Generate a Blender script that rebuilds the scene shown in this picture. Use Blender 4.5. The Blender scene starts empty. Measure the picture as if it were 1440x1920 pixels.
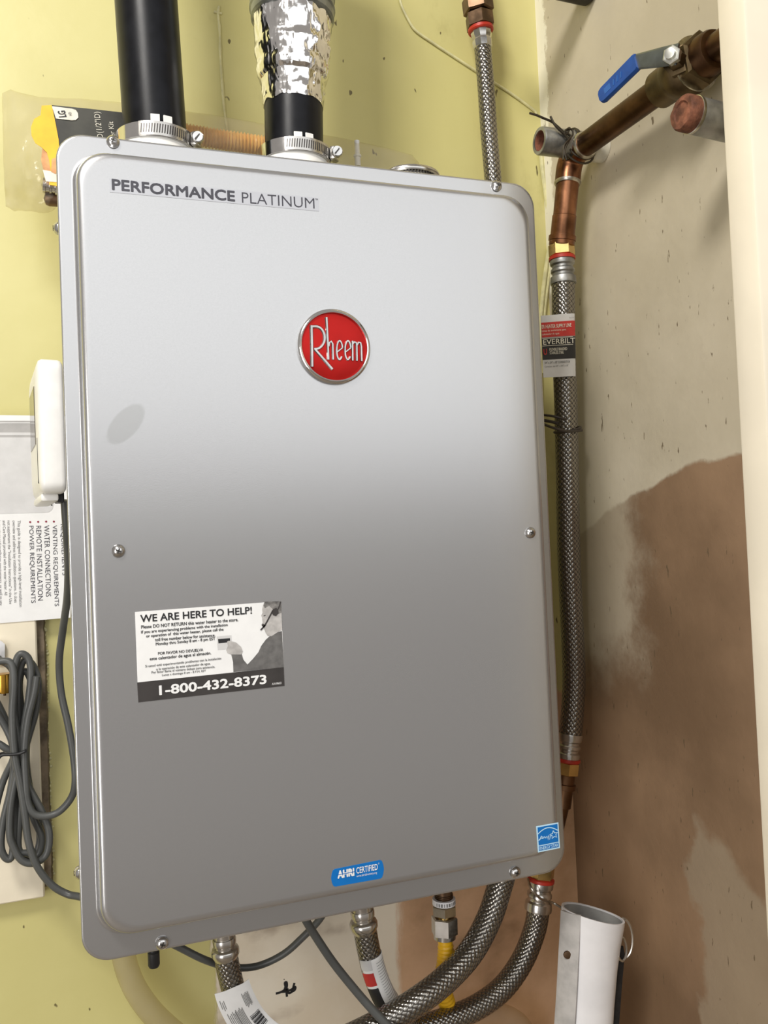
import bpy, bmesh, math, random
from mathutils import Vector, Matrix, Euler, noise as mnoise

V = Vector
PI = math.pi
random.seed(4)
S = bpy.context.scene
COL = S.collection

# ------------------------------------------------------------------ camera
CAMP = V((0.007, -0.7773, 0.3525))
CAMR = Euler((1.5974, 0.0425, -0.3451))
FPX = 1600.0
cd = bpy.data.cameras.new('camera')
cd.sensor_fit = 'VERTICAL'
cd.sensor_height = 36.0
cd.sensor_width = 27.0
cd.lens = FPX / 1920.0 * 36.0
cd.clip_start = 0.02
cam = bpy.data.objects.new('camera', cd)
cam.location = CAMP
cam.rotation_euler = CAMR
COL.objects.link(cam)
S.camera = cam
RM = CAMR.to_matrix()

# ------------------------------------------------------------------ world, lamps, exposure
w = bpy.data.worlds.new('world')
S.world = w
w.use_nodes = True
w.node_tree.nodes['Background'].inputs[0].default_value = (1.0, 0.93, 0.86, 1)
w.node_tree.nodes['Background'].inputs[1].default_value = 0.33


def area_lamp(name, loc, target, sx, sy, power, color):
    ld = bpy.data.lights.new(name, 'AREA')
    ld.shape = 'RECTANGLE'
    ld.size, ld.size_y = sx, sy
    ld.energy = power
    ld.color = color
    o = bpy.data.objects.new(name, ld)
    o.location = loc
    o.rotation_euler = (V(target) - V(loc)).to_track_quat('-Z', 'Y').to_euler()
    COL.objects.link(o)
    return o


# wide daylight opening high in the room behind the viewer, and a ceiling lamp nearer the closet
area_lamp('window_light', (0.5, -2.6, 1.48), (0.5, 0.0, 1.3), 3.6, 1.75, 24.5, (0.95, 0.98, 1.0))
area_lamp('ceiling_lamp_light', (-0.60, -1.05, 1.75), (0.2, 0.2, 0.6), 0.40, 0.40, 26, (1.0, 0.965, 0.91))
area_lamp('low_left_fill_light', (-1.55, -1.75, 0.05), (0.25, 0.1, 0.05), 0.75, 1.7, 23, (1.0, 0.97, 0.94))  # added unseen area light, low on the left, brightens the lower walls

S.view_settings.view_transform = 'Standard'
S.view_settings.look = 'None'
S.view_settings.gamma = 1.0
S.view_settings.use_curve_mapping = False
S.view_settings.exposure = 0.0
S.cycles.use_denoising = True
S.cycles.max_bounces = 10
S.cycles.transparent_max_bounces = 12


# ------------------------------------------------------------------ placing helpers
def ray(px, py):
    return RM @ V(((px - 720) / FPX, (960 - py) / FPX, -1.0))


def at(px, py, y):
    d = ray(px, py)
    return CAMP + d * ((y - CAMP.y) / d.y)


def atx(px, py, x):
    d = ray(px, py)
    return CAMP + d * ((x - CAMP.x) / d.x)


def mpp(p):
    """metres per photograph pixel at a point"""
    return -((RM.transposed() @ (V(p) - CAMP)).z) / FPX


# ------------------------------------------------------------------ materials
class NT:
    def __init__(self, name):
        self.m = bpy.data.materials.new(name)
        self.m.use_nodes = True
        self.t = self.m.node_tree
        self.b = self.t.nodes['Principled BSDF']
        self.tc = None

    def put(self, sock, v):
        if isinstance(v, bpy.types.NodeSocket):
            self.t.links.new(v, sock)
        elif isinstance(v, (tuple, list)) and len(v) == 3 and sock.type == 'RGBA':
            sock.default_value = (*v, 1)
        else:
            sock.default_value = v

    def coord(self, which='Object'):
        if self.tc is None:
            self.tc = self.t.nodes.new('ShaderNodeTexCoord')
        return self.tc.outputs[which]

    def xyz(self, vec):
        n = self.t.nodes.new('ShaderNodeSeparateXYZ')
        self.put(n.inputs[0], vec)
        return n.outputs

    def m1(self, op, a, b=0.0, clamp=False):
        n = self.t.nodes.new('ShaderNodeMath')
        n.operation = op
        n.use_clamp = clamp
        self.put(n.inputs[0], a)
        self.put(n.inputs[1], b)
        return n.outputs[0]

    def step(self, v, a, b):
        n = self.t.nodes.new('ShaderNodeMapRange')
        n.interpolation_type = 'SMOOTHSTEP'
        self.put(n.inputs['Value'], v)
        n.inputs['From Min'].default_value = a
        n.inputs['From Max'].default_value = b
        return n.outputs[0]

    def noise(self, scale, detail=4, vec=None, rough=0.55, stretch=None):
        n = self.t.nodes.new('ShaderNodeTexNoise')
        vec = vec or self.coord()
        if stretch:
            mp = self.t.nodes.new('ShaderNodeMapping')
            self.put(mp.inputs['Vector'], vec)
            mp.inputs['Scale'].default_value = stretch
            vec = mp.outputs[0]
        self.put(n.inputs['Vector'], vec)
        n.inputs['Scale'].default_value = scale
        n.inputs['Detail'].default_value = detail
        n.inputs['Roughness'].default_value = rough
        return n.outputs['Fac']

    def voro(self, scale, feature='F1'):
        n = self.t.nodes.new('ShaderNodeTexVoronoi')
        n.feature = feature
        self.put(n.inputs['Vector'], self.coord())
        n.inputs['Scale'].default_value = scale
        return n.outputs

    def mix(self, f, a, b):
        n = self.t.nodes.new('ShaderNodeMix')
        n.data_type = 'RGBA'
        self.put(n.inputs[0], f)
        self.put(n.inputs[6], a)
        self.put(n.inputs[7], b)
        return n.outputs[2]

    def curve(self, v, pts, lo, hi):
        """piecewise linear function of v given as [(v, value)], values in lo..hi"""
        n = self.t.nodes.new('ShaderNodeValToRGB')
        v0, v1 = pts[0][0], pts[-1][0]
        f = self.m1('DIVIDE', self.m1('SUBTRACT', v, v0), v1 - v0)
        self.put(n.inputs[0], f)
        e = n.color_ramp.elements
        while len(e) < len(pts):
            e.new(0.5)
        for el, (a, b) in zip(e, pts):
            el.position = (a - v0) / (v1 - v0)
            g = (b - lo) / (hi - lo)
            el.color = (g, g, g, 1)
        sep = self.t.nodes.new('ShaderNodeSeparateColor')
        self.put(sep.inputs[0], n.outputs[0])
        return self.m1('ADD', self.m1('MULTIPLY', sep.outputs[0], hi - lo), lo)

    def bump(self, h, strength, dist):
        n = self.t.nodes.new('ShaderNodeBump')
        n.inputs['Strength'].default_value = strength
        n.inputs['Distance'].default_value = dist
        self.put(n.inputs['Height'], h)
        self.put(self.b.inputs['Normal'], n.outputs[0])

    def set(self, **k):
        names = dict(color='Base Color', metal='Metallic', rough='Roughness', alpha='Alpha', trans='Transmission Weight',
                     coat='Coat Weight', coat_rough='Coat Roughness', spec='Specular IOR Level', ior='IOR', aniso='Anisotropic', sss='Subsurface Weight')
        for q, v in k.items():
            self.put(self.b.inputs[names[q]], v)
        return self.m


def plain(name, color, rough=0.5, metal=0.0, grain=0.08, scale=60, bump=0.0, **k):
    n = NT(name)
    nz = n.noise(scale, 5)
    dark = tuple(c * (1 - grain * 2.2) for c in color)
    lite = tuple(min(1, c * (1 + grain)) for c in color)
    col = n.mix(n.step(nz, 0.3, 0.7), dark, lite)
    if bump:
        n.bump(n.noise(scale * 6, 3), bump, 0.001)
    return n.set(color=col, rough=n.m1('ADD', n.m1('MULTIPLY', nz, 0.12), rough - 0.06, True), metal=metal, **k)


def braid_material(name='braided_steel', N=14.0):
    n = NT(name)
    u = n.xyz(n.coord('UV'))
    a = n.m1('MULTIPLY', n.m1('ADD', u[0], u[1]), N)
    b = n.m1('MULTIPLY', n.m1('SUBTRACT', u[0], u[1]), N)
    ha = n.m1('ABSOLUTE', n.m1('SINE', n.m1('MULTIPLY', a, PI)))
    hb = n.m1('ABSOLUTE', n.m1('SINE', n.m1('MULTIPLY', b, PI)))
    ck = n.m1('FLOORED_MODULO', n.m1('ADD', n.m1('FLOOR', a), n.m1('FLOOR', b)), 2.0)
    h = n.m1('ADD', n.m1('MULTIPLY', ha, ck), n.m1('MULTIPLY', hb, n.m1('SUBTRACT', 1.0, ck)))
    dome = n.m1('MULTIPLY', ha, hb)
    h2 = n.m1('ADD', n.m1('MULTIPLY', h, 0.45), n.m1('MULTIPLY', dome, 0.55))
    n.bump(h2, 0.6, 0.0009)
    col = n.mix(n.step(h2, 0.05, 0.6), (0.035, 0.03, 0.026), (0.32, 0.30, 0.27))
    return n.set(color=col, metal=n.step(h2, 0.05, 0.35), rough=0.2)


def wall_back_material(xb, xt, zb):
    n = NT('yellow_wall_paint')
    p = n.xyz(n.coord())
    big = n.noise(5, 5)
    yel = n.mix(n.step(big, 0.3, 0.75), (0.60, 0.55, 0.225), (0.665, 0.615, 0.275))
    smudge = n.step(n.noise(9, 6, stretch=(1, 1, 0.55), rough=0.7), 0.60, 0.78)
    yel = n.mix(n.m1('MULTIPLY', smudge, 0.35), yel, (0.30, 0.25, 0.09))
    fleck = n.step(n.noise(70, 2, stretch=(1, 1, 0.5)), 0.735, 0.76)
    yel = n.mix(fleck, yel, (0.16, 0.13, 0.05))
    edge = n.m1('MULTIPLY', n.m1('SUBTRACT', n.noise(26, 6, stretch=(1, 1, 0.25), rough=0.7), 0.5), 0.05)
    xr_ = n.m1('ADD', p[0], edge)
    bare = n.m1('MULTIPLY', n.step(xr_, xb - 0.002, xb + 0.004), n.step(n.m1('ADD', p[2], edge), zb + 0.008, zb))
    cream = n.mix(n.step(n.noise(7, 6, rough=0.6), 0.35, 0.7), (0.93, 0.86, 0.72), (0.82, 0.72, 0.56))
    tan = n.mix(n.step(n.noise(6, 6, rough=0.65), 0.36, 0.66), (0.72, 0.47, 0.29), (0.54, 0.33, 0.185))
    low = n.mix(n.step(n.m1('ADD', p[0], n.m1('MULTIPLY', edge, 1.5)), xt - 0.006, xt + 0.012), cream, tan)
    dirt = n.step(n.noise(8.5, 5, stretch=(1, 1, 1.5), rough=0.5), 0.56, 0.72)
    low = n.mix(n.m1('MULTIPLY', dirt, 0.55), low, (0.20, 0.11, 0.055))
    n.bump(n.m1('ADD', n.m1('MULTIPLY', n.noise(30, 5), 0.6), n.m1('MULTIPLY', bare, -0.8)), 0.25, 0.003)
    return n.set(color=n.mix(bare, yel, low), rough=n.m1('ADD', n.m1('MULTIPLY', bare, 0.2), 0.42))


def wall_right_material(line, y_corner, z_paint):
    n = NT('beige_plaster')
    p = n.xyz(n.coord())
    beige = n.mix(n.step(n.noise(5, 5), 0.3, 0.7), (0.50, 0.44, 0.32), (0.60, 0.535, 0.405))
    stain = n.step(n.noise(7, 6, rough=0.7), 0.58, 0.8)
    beige = n.mix(n.m1('MULTIPLY', stain, 0.3), beige, (0.36, 0.29, 0.2))
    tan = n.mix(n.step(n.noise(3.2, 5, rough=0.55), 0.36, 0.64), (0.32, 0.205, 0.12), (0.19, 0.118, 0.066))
    grey = n.mix(n.noise(12, 5), (0.38, 0.305, 0.215), (0.29, 0.225, 0.15))
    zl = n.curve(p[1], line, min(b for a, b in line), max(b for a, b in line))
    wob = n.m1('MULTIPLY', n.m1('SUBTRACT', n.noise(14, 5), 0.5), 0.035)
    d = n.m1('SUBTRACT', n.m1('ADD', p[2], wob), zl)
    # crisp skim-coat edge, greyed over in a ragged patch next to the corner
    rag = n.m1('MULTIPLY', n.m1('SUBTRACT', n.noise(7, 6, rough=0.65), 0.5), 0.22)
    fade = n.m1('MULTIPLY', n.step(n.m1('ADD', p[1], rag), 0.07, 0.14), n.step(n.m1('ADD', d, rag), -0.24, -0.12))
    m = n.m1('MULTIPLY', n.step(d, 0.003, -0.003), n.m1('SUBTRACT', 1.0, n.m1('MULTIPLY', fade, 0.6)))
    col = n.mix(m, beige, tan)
    g = n.m1('MULTIPLY', n.step(n.m1('ADD', p[1], n.m1('MULTIPLY', wob, 3.5)), 0.015, 0.0), n.step(n.m1('ADD', p[2], n.m1('ADD', n.m1('MULTIPLY', wob, 3.0), n.m1('MULTIPLY', p[1], -0.6))), 0.045, 0.02))
    col = n.mix(n.m1('MULTIPLY', g, 0.8), col, grey)
    # bare plaster where the yellow paint was cut in along the corner
    e = n.m1('MULTIPLY', n.m1('SUBTRACT', n.noise(45, 6, stretch=(1, 1, 0.6), rough=0.75), 0.5), 0.045)
    strip = n.m1('MULTIPLY', n.step(n.m1('ADD', p[1], e), y_corner - 0.026, y_corner - 0.020), n.step(n.m1('ADD', p[2], e), z_paint, z_paint + 0.01))
    col = n.mix(strip, col, (0.88, 0.84, 0.70))
    sp = n.step(n.noise(85, 3, stretch=(1, 1.6, 0.5)), 0.675, 0.71)
    sp2 = n.step(n.noise(38, 5, stretch=(1, 1.8, 0.4), rough=0.65), 0.685, 0.705)
    col = n.mix(n.m1('MULTIPLY', n.m1('MAXIMUM', sp, sp2), 0.85), col, (0.13, 0.09, 0.05))
    n.bump(n.m1('ADD', n.noise(28, 6), n.m1('MULTIPLY', m, -0.35)), 0.3, 0.004)
    return n.set(color=col, rough=0.6)


def silver_paint():
    n = NT('silver_paint')
    sm = n.noise(900, 2)
    p = n.xyz(n.coord())
    c = at(236, 795, -0.017)
    dx = n.m1('MULTIPLY', n.m1('SUBTRACT', n.m1('SUBTRACT', p[0], c.x), n.m1('MULTIPLY', n.m1('SUBTRACT', p[2], c.z), 0.55)), 75.0)
    dz = n.m1('MULTIPLY', n.m1('SUBTRACT', p[2], c.z), 55.0)
    rr = n.m1('ADD', n.m1('MULTIPLY', dx, dx), n.m1('MULTIPLY', dz, dz))
    sp = n.m1('MULTIPLY', n.step(rr, 1.1, 0.7), n.step(p[1], -0.015, -0.0165))
    col = n.mix(n.m1('MULTIPLY', sp, 0.35), n.mix(sm, (0.50, 0.50, 0.505), (0.55, 0.55, 0.555)), (0.30, 0.30, 0.28))
    n.bump(n.noise(1400, 2), 0.06, 0.0004)
    return n.set(color=col, metal=0.85, rough=0.265)


def foil_material():
    n = NT('foil_tape')
    v = n.voro(34)
    n.bump(n.m1('ADD', n.m1('MULTIPLY', n.noise(42, 3, stretch=(1, 1, 0.45)), 1.0), n.m1('MULTIPLY', v['Distance'], 0.5)), 0.75, 0.006)
    return n.set(color=(0.86, 0.85, 0.84), metal=1.0, rough=0.13)


def film(name, tint, amount, rough=0.12):
    """thin clear plastic: mostly lets light through, with a sheen and a little haze"""
    n = NT(name)
    t = n.t
    tr = t.nodes.new('ShaderNodeBsdfTransparent')
    tr.inputs[0].default_value = (*tint, 1)
    mx = t.nodes.new('ShaderNodeMixShader')
    haze = n.m1('ADD', n.m1('MULTIPLY', n.noise(25, 4), amount), amount * 0.5, True)
    n.put(mx.inputs[0], haze)
    n.set(color=(0.8, 0.77, 0.68), rough=rough, spec=0.8)
    n.bump(n.noise(40, 4), 0.5, 0.004)
    t.links.new(tr.outputs[0], mx.inputs[1])
    t.links.new(n.b.outputs[0], mx.inputs[2])
    t.links.new(mx.outputs[0], t.nodes['Material Output'].inputs['Surface'])
    return n.m


M = {}
M['silver'] = silver_paint()
M['braid'] = braid_material()
M['braid_small'] = braid_material('fine_braided_steel', 10.0)
M['foil'] = foil_material()
M['steel'] = plain('stainless_steel', (0.60, 0.58, 0.55), 0.24, 1.0, 0.05)
M['screw'] = plain('zinc_screw', (0.62, 0.61, 0.60), 0.22, 1.0, 0.06, 200)
M['dark_steel'] = plain('slot_shadow_steel', (0.10, 0.095, 0.09), 0.4, 1.0)
M['galv'] = plain('galvanised_steel', (0.40, 0.40, 0.385), 0.42, 0.85, 0.22, 45, 0.15)
M['duct'] = plain('duct_zinc', (0.30, 0.32, 0.31), 0.4, 0.9, 0.18, 35, 0.1)
M['rust'] = plain('rusted_iron', (0.26, 0.10, 0.055), 0.75, 0.25, 0.28, 70, 0.6)
M['copper'] = plain('aged_copper', (0.34, 0.155, 0.08), 0.34, 1.0, 0.28, 28)
M['copper_dark'] = plain('tarnished_copper', (0.15, 0.08, 0.042), 0.40, 1.0, 0.22, 24)
M['solder'] = plain('solder', (0.62, 0.58, 0.50), 0.3, 1.0, 0.15, 120)
M['bronze'] = plain('valve_bronze', (0.16, 0.115, 0.06), 0.42, 0.9, 0.2, 40, 0.1)
M['old_brass'] = plain('tarnished_brass', (0.16, 0.10, 0.06), 0.40, 0.9, 0.22, 60)
M['brass'] = plain('brass', (0.78, 0.56, 0.22), 0.22, 1.0, 0.06)
M['red'] = plain('red_rubber', (0.50, 0.03, 0.015), 0.45, 0.0, 0.08)
M['black_pvc'] = plain('black_plastic_pipe', (0.006, 0.0065, 0.009), 0.36, 0.0, 0.15, 60, 0.03, spec=0.22)
M['black'] = plain('black_plastic', (0.015, 0.015, 0.016), 0.45)
M['dark_pipe'] = plain('dark_iron_pipe', (0.03, 0.025, 0.02), 0.5, 0.3)
M['cable'] = plain('grey_cable_jacket', (0.08, 0.083, 0.08), 0.40, 0.0, 0.06, 30)
M['white'] = plain('white_plastic', (0.84, 0.83, 0.80), 0.35, 0.0, 0.02)
M['screen'] = plain('dark_display', (0.10, 0.085, 0.065), 0.12)
M['paper'] = plain('white_paper', (0.86, 0.86, 0.85), 0.55, 0.0, 0.015)
M['paper_grey'] = plain('printed_pale_grey', (0.66, 0.655, 0.65), 0.5, 0.0, 0.03)
M['paper_mid'] = plain('printed_mid_grey', (0.42, 0.41, 0.40), 0.5, 0.0, 0.05)
M['ink'] = plain('black_ink', (0.018, 0.018, 0.02), 0.5)
M['ink_grey'] = plain('dark_grey_ink', (0.055, 0.055, 0.07), 0.5)
M['ink_soft'] = plain('fine_print_ink', (0.17, 0.17, 0.17), 0.55)
M['ink_red'] = plain('red_ink', (0.55, 0.035, 0.03), 0.5)
M['ink_maroon'] = plain('maroon_ink', (0.28, 0.03, 0.06), 0.5)
M['phone_band'] = plain('dark_grey_band', (0.045, 0.04, 0.038), 0.4)
M['photo_skin'] = plain('printed_skin_grey', (0.50, 0.48, 0.46), 0.5, 0.0, 0.1, 150)
M['photo_hair'] = plain('printed_hair_grey', (0.20, 0.19, 0.18), 0.5, 0.0, 0.25, 300)
M['photo_coat'] = plain('printed_shirt_grey', (0.15, 0.145, 0.14), 0.5, 0.0, 0.12, 120)
M['blue'] = plain('blue_label', (0.0, 0.16, 0.52), 0.35, 0.0, 0.02)
M['cyan_print'] = plain('pale_blue_print', (0.55, 0.80, 0.95), 0.4, 0.0, 0.02)
M['logo_film'] = plain('clear_label_film', (0.50, 0.50, 0.52), 0.30, 0.75, 0.01)
M['badge_red'] = plain('red_enamel', (0.45, 0.012, 0.010), 0.30, 0.55, 0.05, 30, spec=0.25)
M['badge_silver'] = plain('polished_silver', (0.80, 0.79, 0.78), 0.13, 1.0, 0.03)
M['cream_board'] = plain('cream_painted_wood', (0.86, 0.78, 0.61), 0.5, 0.0, 0.04, 14, 0.05)
M['dark_edge'] = plain('grey_brown_edge', (0.20, 0.155, 0.105), 0.8, 0.0, 0.25, 60, 0.5)
M['jamb'] = plain('cream_gloss_paint', (0.86, 0.78, 0.62), 0.4, 0.0, 0.03, 8, 0.02)
M['yellow_hose'] = plain('yellow_coated_tube', (0.75, 0.42, 0.012), 0.38, 0.0, 0.08, 60)
M['orange_tube'] = plain('tan_yellow_tube', (0.80, 0.46, 0.12), 0.4, 0.0, 0.05)
M['card_yellow'] = plain('yellow_card', (0.90, 0.52, 0.02), 0.45, 0.0, 0.05)
M['card_orange'] = plain('orange_print', (0.75, 0.36, 0.14), 0.45, 0.0, 0.2)
M['card_dark'] = plain('charcoal_card', (0.045, 0.043, 0.032), 0.4, 0.0, 0.3, 18)
M['card_cream'] = plain('cream_print', (0.80, 0.76, 0.64), 0.45)
M['blue_grip'] = plain('blue_vinyl_grip', (0.012, 0.075, 0.32), 0.38, 0.0, 0.08)
M['lever'] = plain('plated_lever', (0.20, 0.22, 0.24), 0.35, 0.9, 0.08)
M['tie_wire'] = plain('dark_tie_wire', (0.10, 0.085, 0.065), 0.4, 0.8, 0.2)
M['bright_wire'] = plain('bright_wire', (0.42, 0.40, 0.36), 0.3, 1.0, 0.1)
M['strap_brown'] = plain('dark_brown_tie', (0.045, 0.033, 0.025), 0.5)
M['painted_wire'] = plain('yellow_painted_wire', (0.70, 0.66, 0.36), 0.4, 0.0, 0.08, 80)
M['vinyl'] = plain('white_vinyl', (0.80, 0.79, 0.80), 0.42, 0.0, 0.03, 25, 0.04)
M['vinyl_in'] = plain('grey_vinyl_lining', (0.34, 0.335, 0.32), 0.5, 0.0, 0.08)
M['web'] = plain('black_webbing', (0.012, 0.012, 0.013), 0.7, 0.0, 0.2, 200, 0.3)
M['gold_fitting'] = plain('gold_brass', (0.72, 0.40, 0.06), 0.25, 0.9, 0.05)
M['floor'] = plain('worn_concrete', (0.30, 0.25, 0.20), 0.7, 0.0, 0.15, 6, 0.1)
M['gas_label'] = plain('white_band_label', (0.75, 0.75, 0.78), 0.4)
M['bag'] = film('clear_bag_film', (0.93, 0.91, 0.84), 0.13)
M['clear_tube'] = film('clear_vinyl_tube', (0.86, 0.82, 0.72), 0.13, 0.2)


# ------------------------------------------------------------------ objects
def link(name, mesh, parent=None):
    o = bpy.data.objects.new(name, mesh)
    COL.objects.link(o)
    if parent is not None:
        o.parent = parent
        if parent.type == 'EMPTY':
            o.location = -parent.location
    return o


def obj(name, bm, mat, parent=None, angle=35, recalc=True, flat=False, label=None):
    if recalc:
        bmesh.ops.recalc_face_normals(bm, faces=bm.faces)
    me = bpy.data.meshes.new(name)
    bm.to_mesh(me)
    bm.free()
    for m in (mat if isinstance(mat, (list, tuple)) else [mat]):
        me.materials.append(M[m] if isinstance(m, str) else m)
    if not flat:
        me.shade_smooth()
        me.set_sharp_from_angle(angle=math.radians(angle))
    o = link(name, me, parent)
    if label:
        o['label'] = label
    return o


def tag(o, label, cat, group=None):
    o['label'], o['category'] = label, cat
    if group:
        o['group'] = group
    return o


def thing(name, label, cat, loc, group=None):
    o = bpy.data.objects.new(name, None)
    o.empty_display_size = 0.02
    o.location = loc
    COL.objects.link(o)
    return tag(o, label, cat, group)


def structure(o):
    o['kind'] = 'structure'
    return o


NB = bmesh.new


def smooth(pts, n=8):
    """Catmull-Rom through the points"""
    pts = [V(p) for p in pts]
    q = [pts[0] * 2 - pts[1]] + pts + [pts[-1] * 2 - pts[-2]]
    out = []
    for i in range(1, len(q) - 2):
        a, b, c, d = q[i - 1:i + 3]
        for k in range(n):
            t = k / n
            out.append(0.5 * ((2 * b) + (c - a) * t + (2 * a - 5 * b + 4 * c - d) * t * t + (3 * b - a - 3 * c + d) * t ** 3))
    out.append(pts[-1])
    return out


def frames(pts, ref=(0, -1, 0)):
    fr = []
    n = V(ref)
    for i, p in enumerate(pts):
        t = (pts[min(i + 1, len(pts) - 1)] - pts[max(i - 1, 0)]).normalized()
        n = n - t * n.dot(t)
        if n.length < 1e-5:
            n = t.orthogonal()
        n.normalize()
        fr.append((t, n.copy(), t.cross(n)))
    return fr


def tube(bm, pts, r, seg=16, ref=(0, -1, 0), cap=True, closed=False):
    """sweep a circle along pts; uv = (turn, length / circumference)"""
    pts = [V(p) for p in pts]
    fr = frames(pts, ref)
    uvl = bm.loops.layers.uv.verify()
    rings = []
    s = 0.0
    for i, (p, (t, n, b)) in enumerate(zip(pts, fr)):
        rr = r[i] if isinstance(r, (list, tuple)) else r
        if i:
            s += (p - pts[i - 1]).length
        rings.append(([bm.verts.new(p + (n * math.cos(2 * PI * k / seg) + b * math.sin(2 * PI * k / seg)) * rr) for k in range(seg)], s))
    r0 = r[len(r) // 2] if isinstance(r, (list, tuple)) else r
    c = 2 * PI * r0
    pairs = list(zip(rings, rings[1:]))
    if closed:
        pairs.append((rings[-1], (rings[0][0], s)))
    for (a, sa), (b, sb) in pairs:
        for k in range(seg):
            f = bm.faces.new((a[k], a[(k + 1) % seg], b[(k + 1) % seg], b[k]))
            for l, uv in zip(f.loops, ((k / seg, sa / c), ((k + 1) / seg, sa / c), ((k + 1) / seg, sb / c), (k / seg, sb / c))):
                l[uvl].uv = uv
    if cap and not closed:
        bm.faces.new(rings[0][0])
        bm.faces.new(rings[-1][0])
    return bm


def lathe(bm, p, axis, prof, seg=24, closed=False, ref=None, turn=0.0):
    """prof = [(distance along axis, radius)]"""
    p = V(p)
    a = V(axis).normalized()
    n = V(ref) if ref else V((0, -1, 0))
    n = n - a * n.dot(a)
    if n.length < 1e-4:
        n = a.orthogonal()
    n.normalize()
    b = a.cross(n)
    rings = []
    for t, r in prof:
        if r < 1e-7:
            rings.append([bm.verts.new(p + a * t)])
        else:
            rings.append([bm.verts.new(p + a * t + (n * math.cos(2 * PI * k / seg + turn) + b * math.sin(2 * PI * k / seg + turn)) * r) for k in range(seg)])
    pr = list(zip(rings, rings[1:]))
    if closed:
        pr.append((rings[-1], rings[0]))
    for A, B in pr:
        for k in range(seg):
            k2 = (k + 1) % seg
            if len(A) == 1 and len(B) == 1:
                continue
            if len(A) == 1:
                bm.faces.new((A[0], B[k2], B[k]))
            elif len(B) == 1:
                bm.faces.new((A[k], A[k2], B[0]))
            else:
                bm.faces.new((A[k], A[k2], B[k2], B[k]))
    if not closed:
        for R_ in (rings[0], rings[-1]):
            if len(R_) > 2:
                bm.faces.new(R_)
    return bm


def hexnut(bm, p, axis, length, r, turn=0.0, ch=0.12):
    """six-sided nut with chamfered ends"""
    c = r * ch
    lathe(bm, p, axis, [(0, r * 0.86), (c * 0.6, r), (length - c * 0.6, r), (length, r * 0.86)], 6, turn=turn)
    return bm


def box(bm, c, size, rot=None, bev=0.0, seg=2):
    m = Matrix.Translation(V(c))
    if rot is not None:
        m = m @ rot.to_4x4()
    r = bmesh.ops.create_cube(bm, size=1.0, matrix=m @ Matrix.Diagonal((*size, 1)))
    if bev:
        es = list({e for v in r['verts'] for e in v.link_edges})
        bmesh.ops.bevel(bm, geom=es, offset=bev, segments=seg, affect='EDGES', profile=0.5)
    return bm


def rr(x0, z0, x1, z1, r, y, n=10):
    """rounded rectangle loop in a plane of constant y"""
    out = []
    for cx, cz, a0 in ((x1 - r, z1 - r, 0), (x0 + r, z1 - r, 90), (x0 + r, z0 + r, 180), (x1 - r, z0 + r, 270)):
        for k in range(n + 1):
            a = math.radians(a0 + 90 * k / n)
            out.append(V((cx + r * math.cos(a), y, cz + r * math.sin(a))))
    return out


def loft(bm, loops, cap0=True, cap1=True):
    rings = [[bm.verts.new(p) for p in L] for L in loops]
    n = len(rings[0])
    for a, b in zip(rings, rings[1:]):
        for k in range(n):
            bm.faces.new((a[k], a[(k + 1) % n], b[(k + 1) % n], b[k]))
    if cap0:
        bm.faces.new(rings[0])
    if cap1:
        bm.faces.new(rings[-1])
    return bm


def slab(bm, pts, nrm, th):
    """a polygon with thickness th against its normal"""
    nrm = V(nrm)
    a = [bm.verts.new(V(p)) for p in pts]
    b = [bm.verts.new(V(p) - nrm * th) for p in pts]
    bm.faces.new(a)
    bm.faces.new(b[::-1])
    n = len(a)
    for k in range(n):
        bm.faces.new((a[k], b[k], b[(k + 1) % n], a[(k + 1) % n]))
    return bm


NY = V((0, -1, 0))


def strip(bm, pts, width, nrm=NY, th=0.0):
    """flat stroke of given width following pts, optionally with thickness"""
    pts = [V(p) for p in pts]
    L, R_ = [], []
    for i, p in enumerate(pts):
        t = (pts[min(i + 1, len(pts) - 1)] - pts[max(i - 1, 0)]).normalized()
        s = t.cross(nrm).normalized() * (width[i] if isinstance(width, (list, tuple)) else width) * 0.5
        L.append(p - s)
        R_.append(p + s)
    if th <= 0:
        a = [bm.verts.new(v) for v in L]
        b = [bm.verts.new(v) for v in R_]
        for k in range(len(a) - 1):
            bm.faces.new((a[k], b[k], b[k + 1], a[k + 1]))
        return bm
    rings = [[bm.verts.new(l), bm.verts.new(l * 0.75 + r_ * 0.25 + nrm * th), bm.verts.new(l * 0.25 + r_ * 0.75 + nrm * th), bm.verts.new(r_)] for l, r_ in zip(L, R_)]
    for a, b in zip(rings, rings[1:]):
        for k in range(4):
            bm.faces.new((a[k], a[(k + 1) % 4], b[(k + 1) % 4], b[k]))
    bm.faces.new(rings[0])
    bm.faces.new(rings[-1])
    return bm


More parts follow.
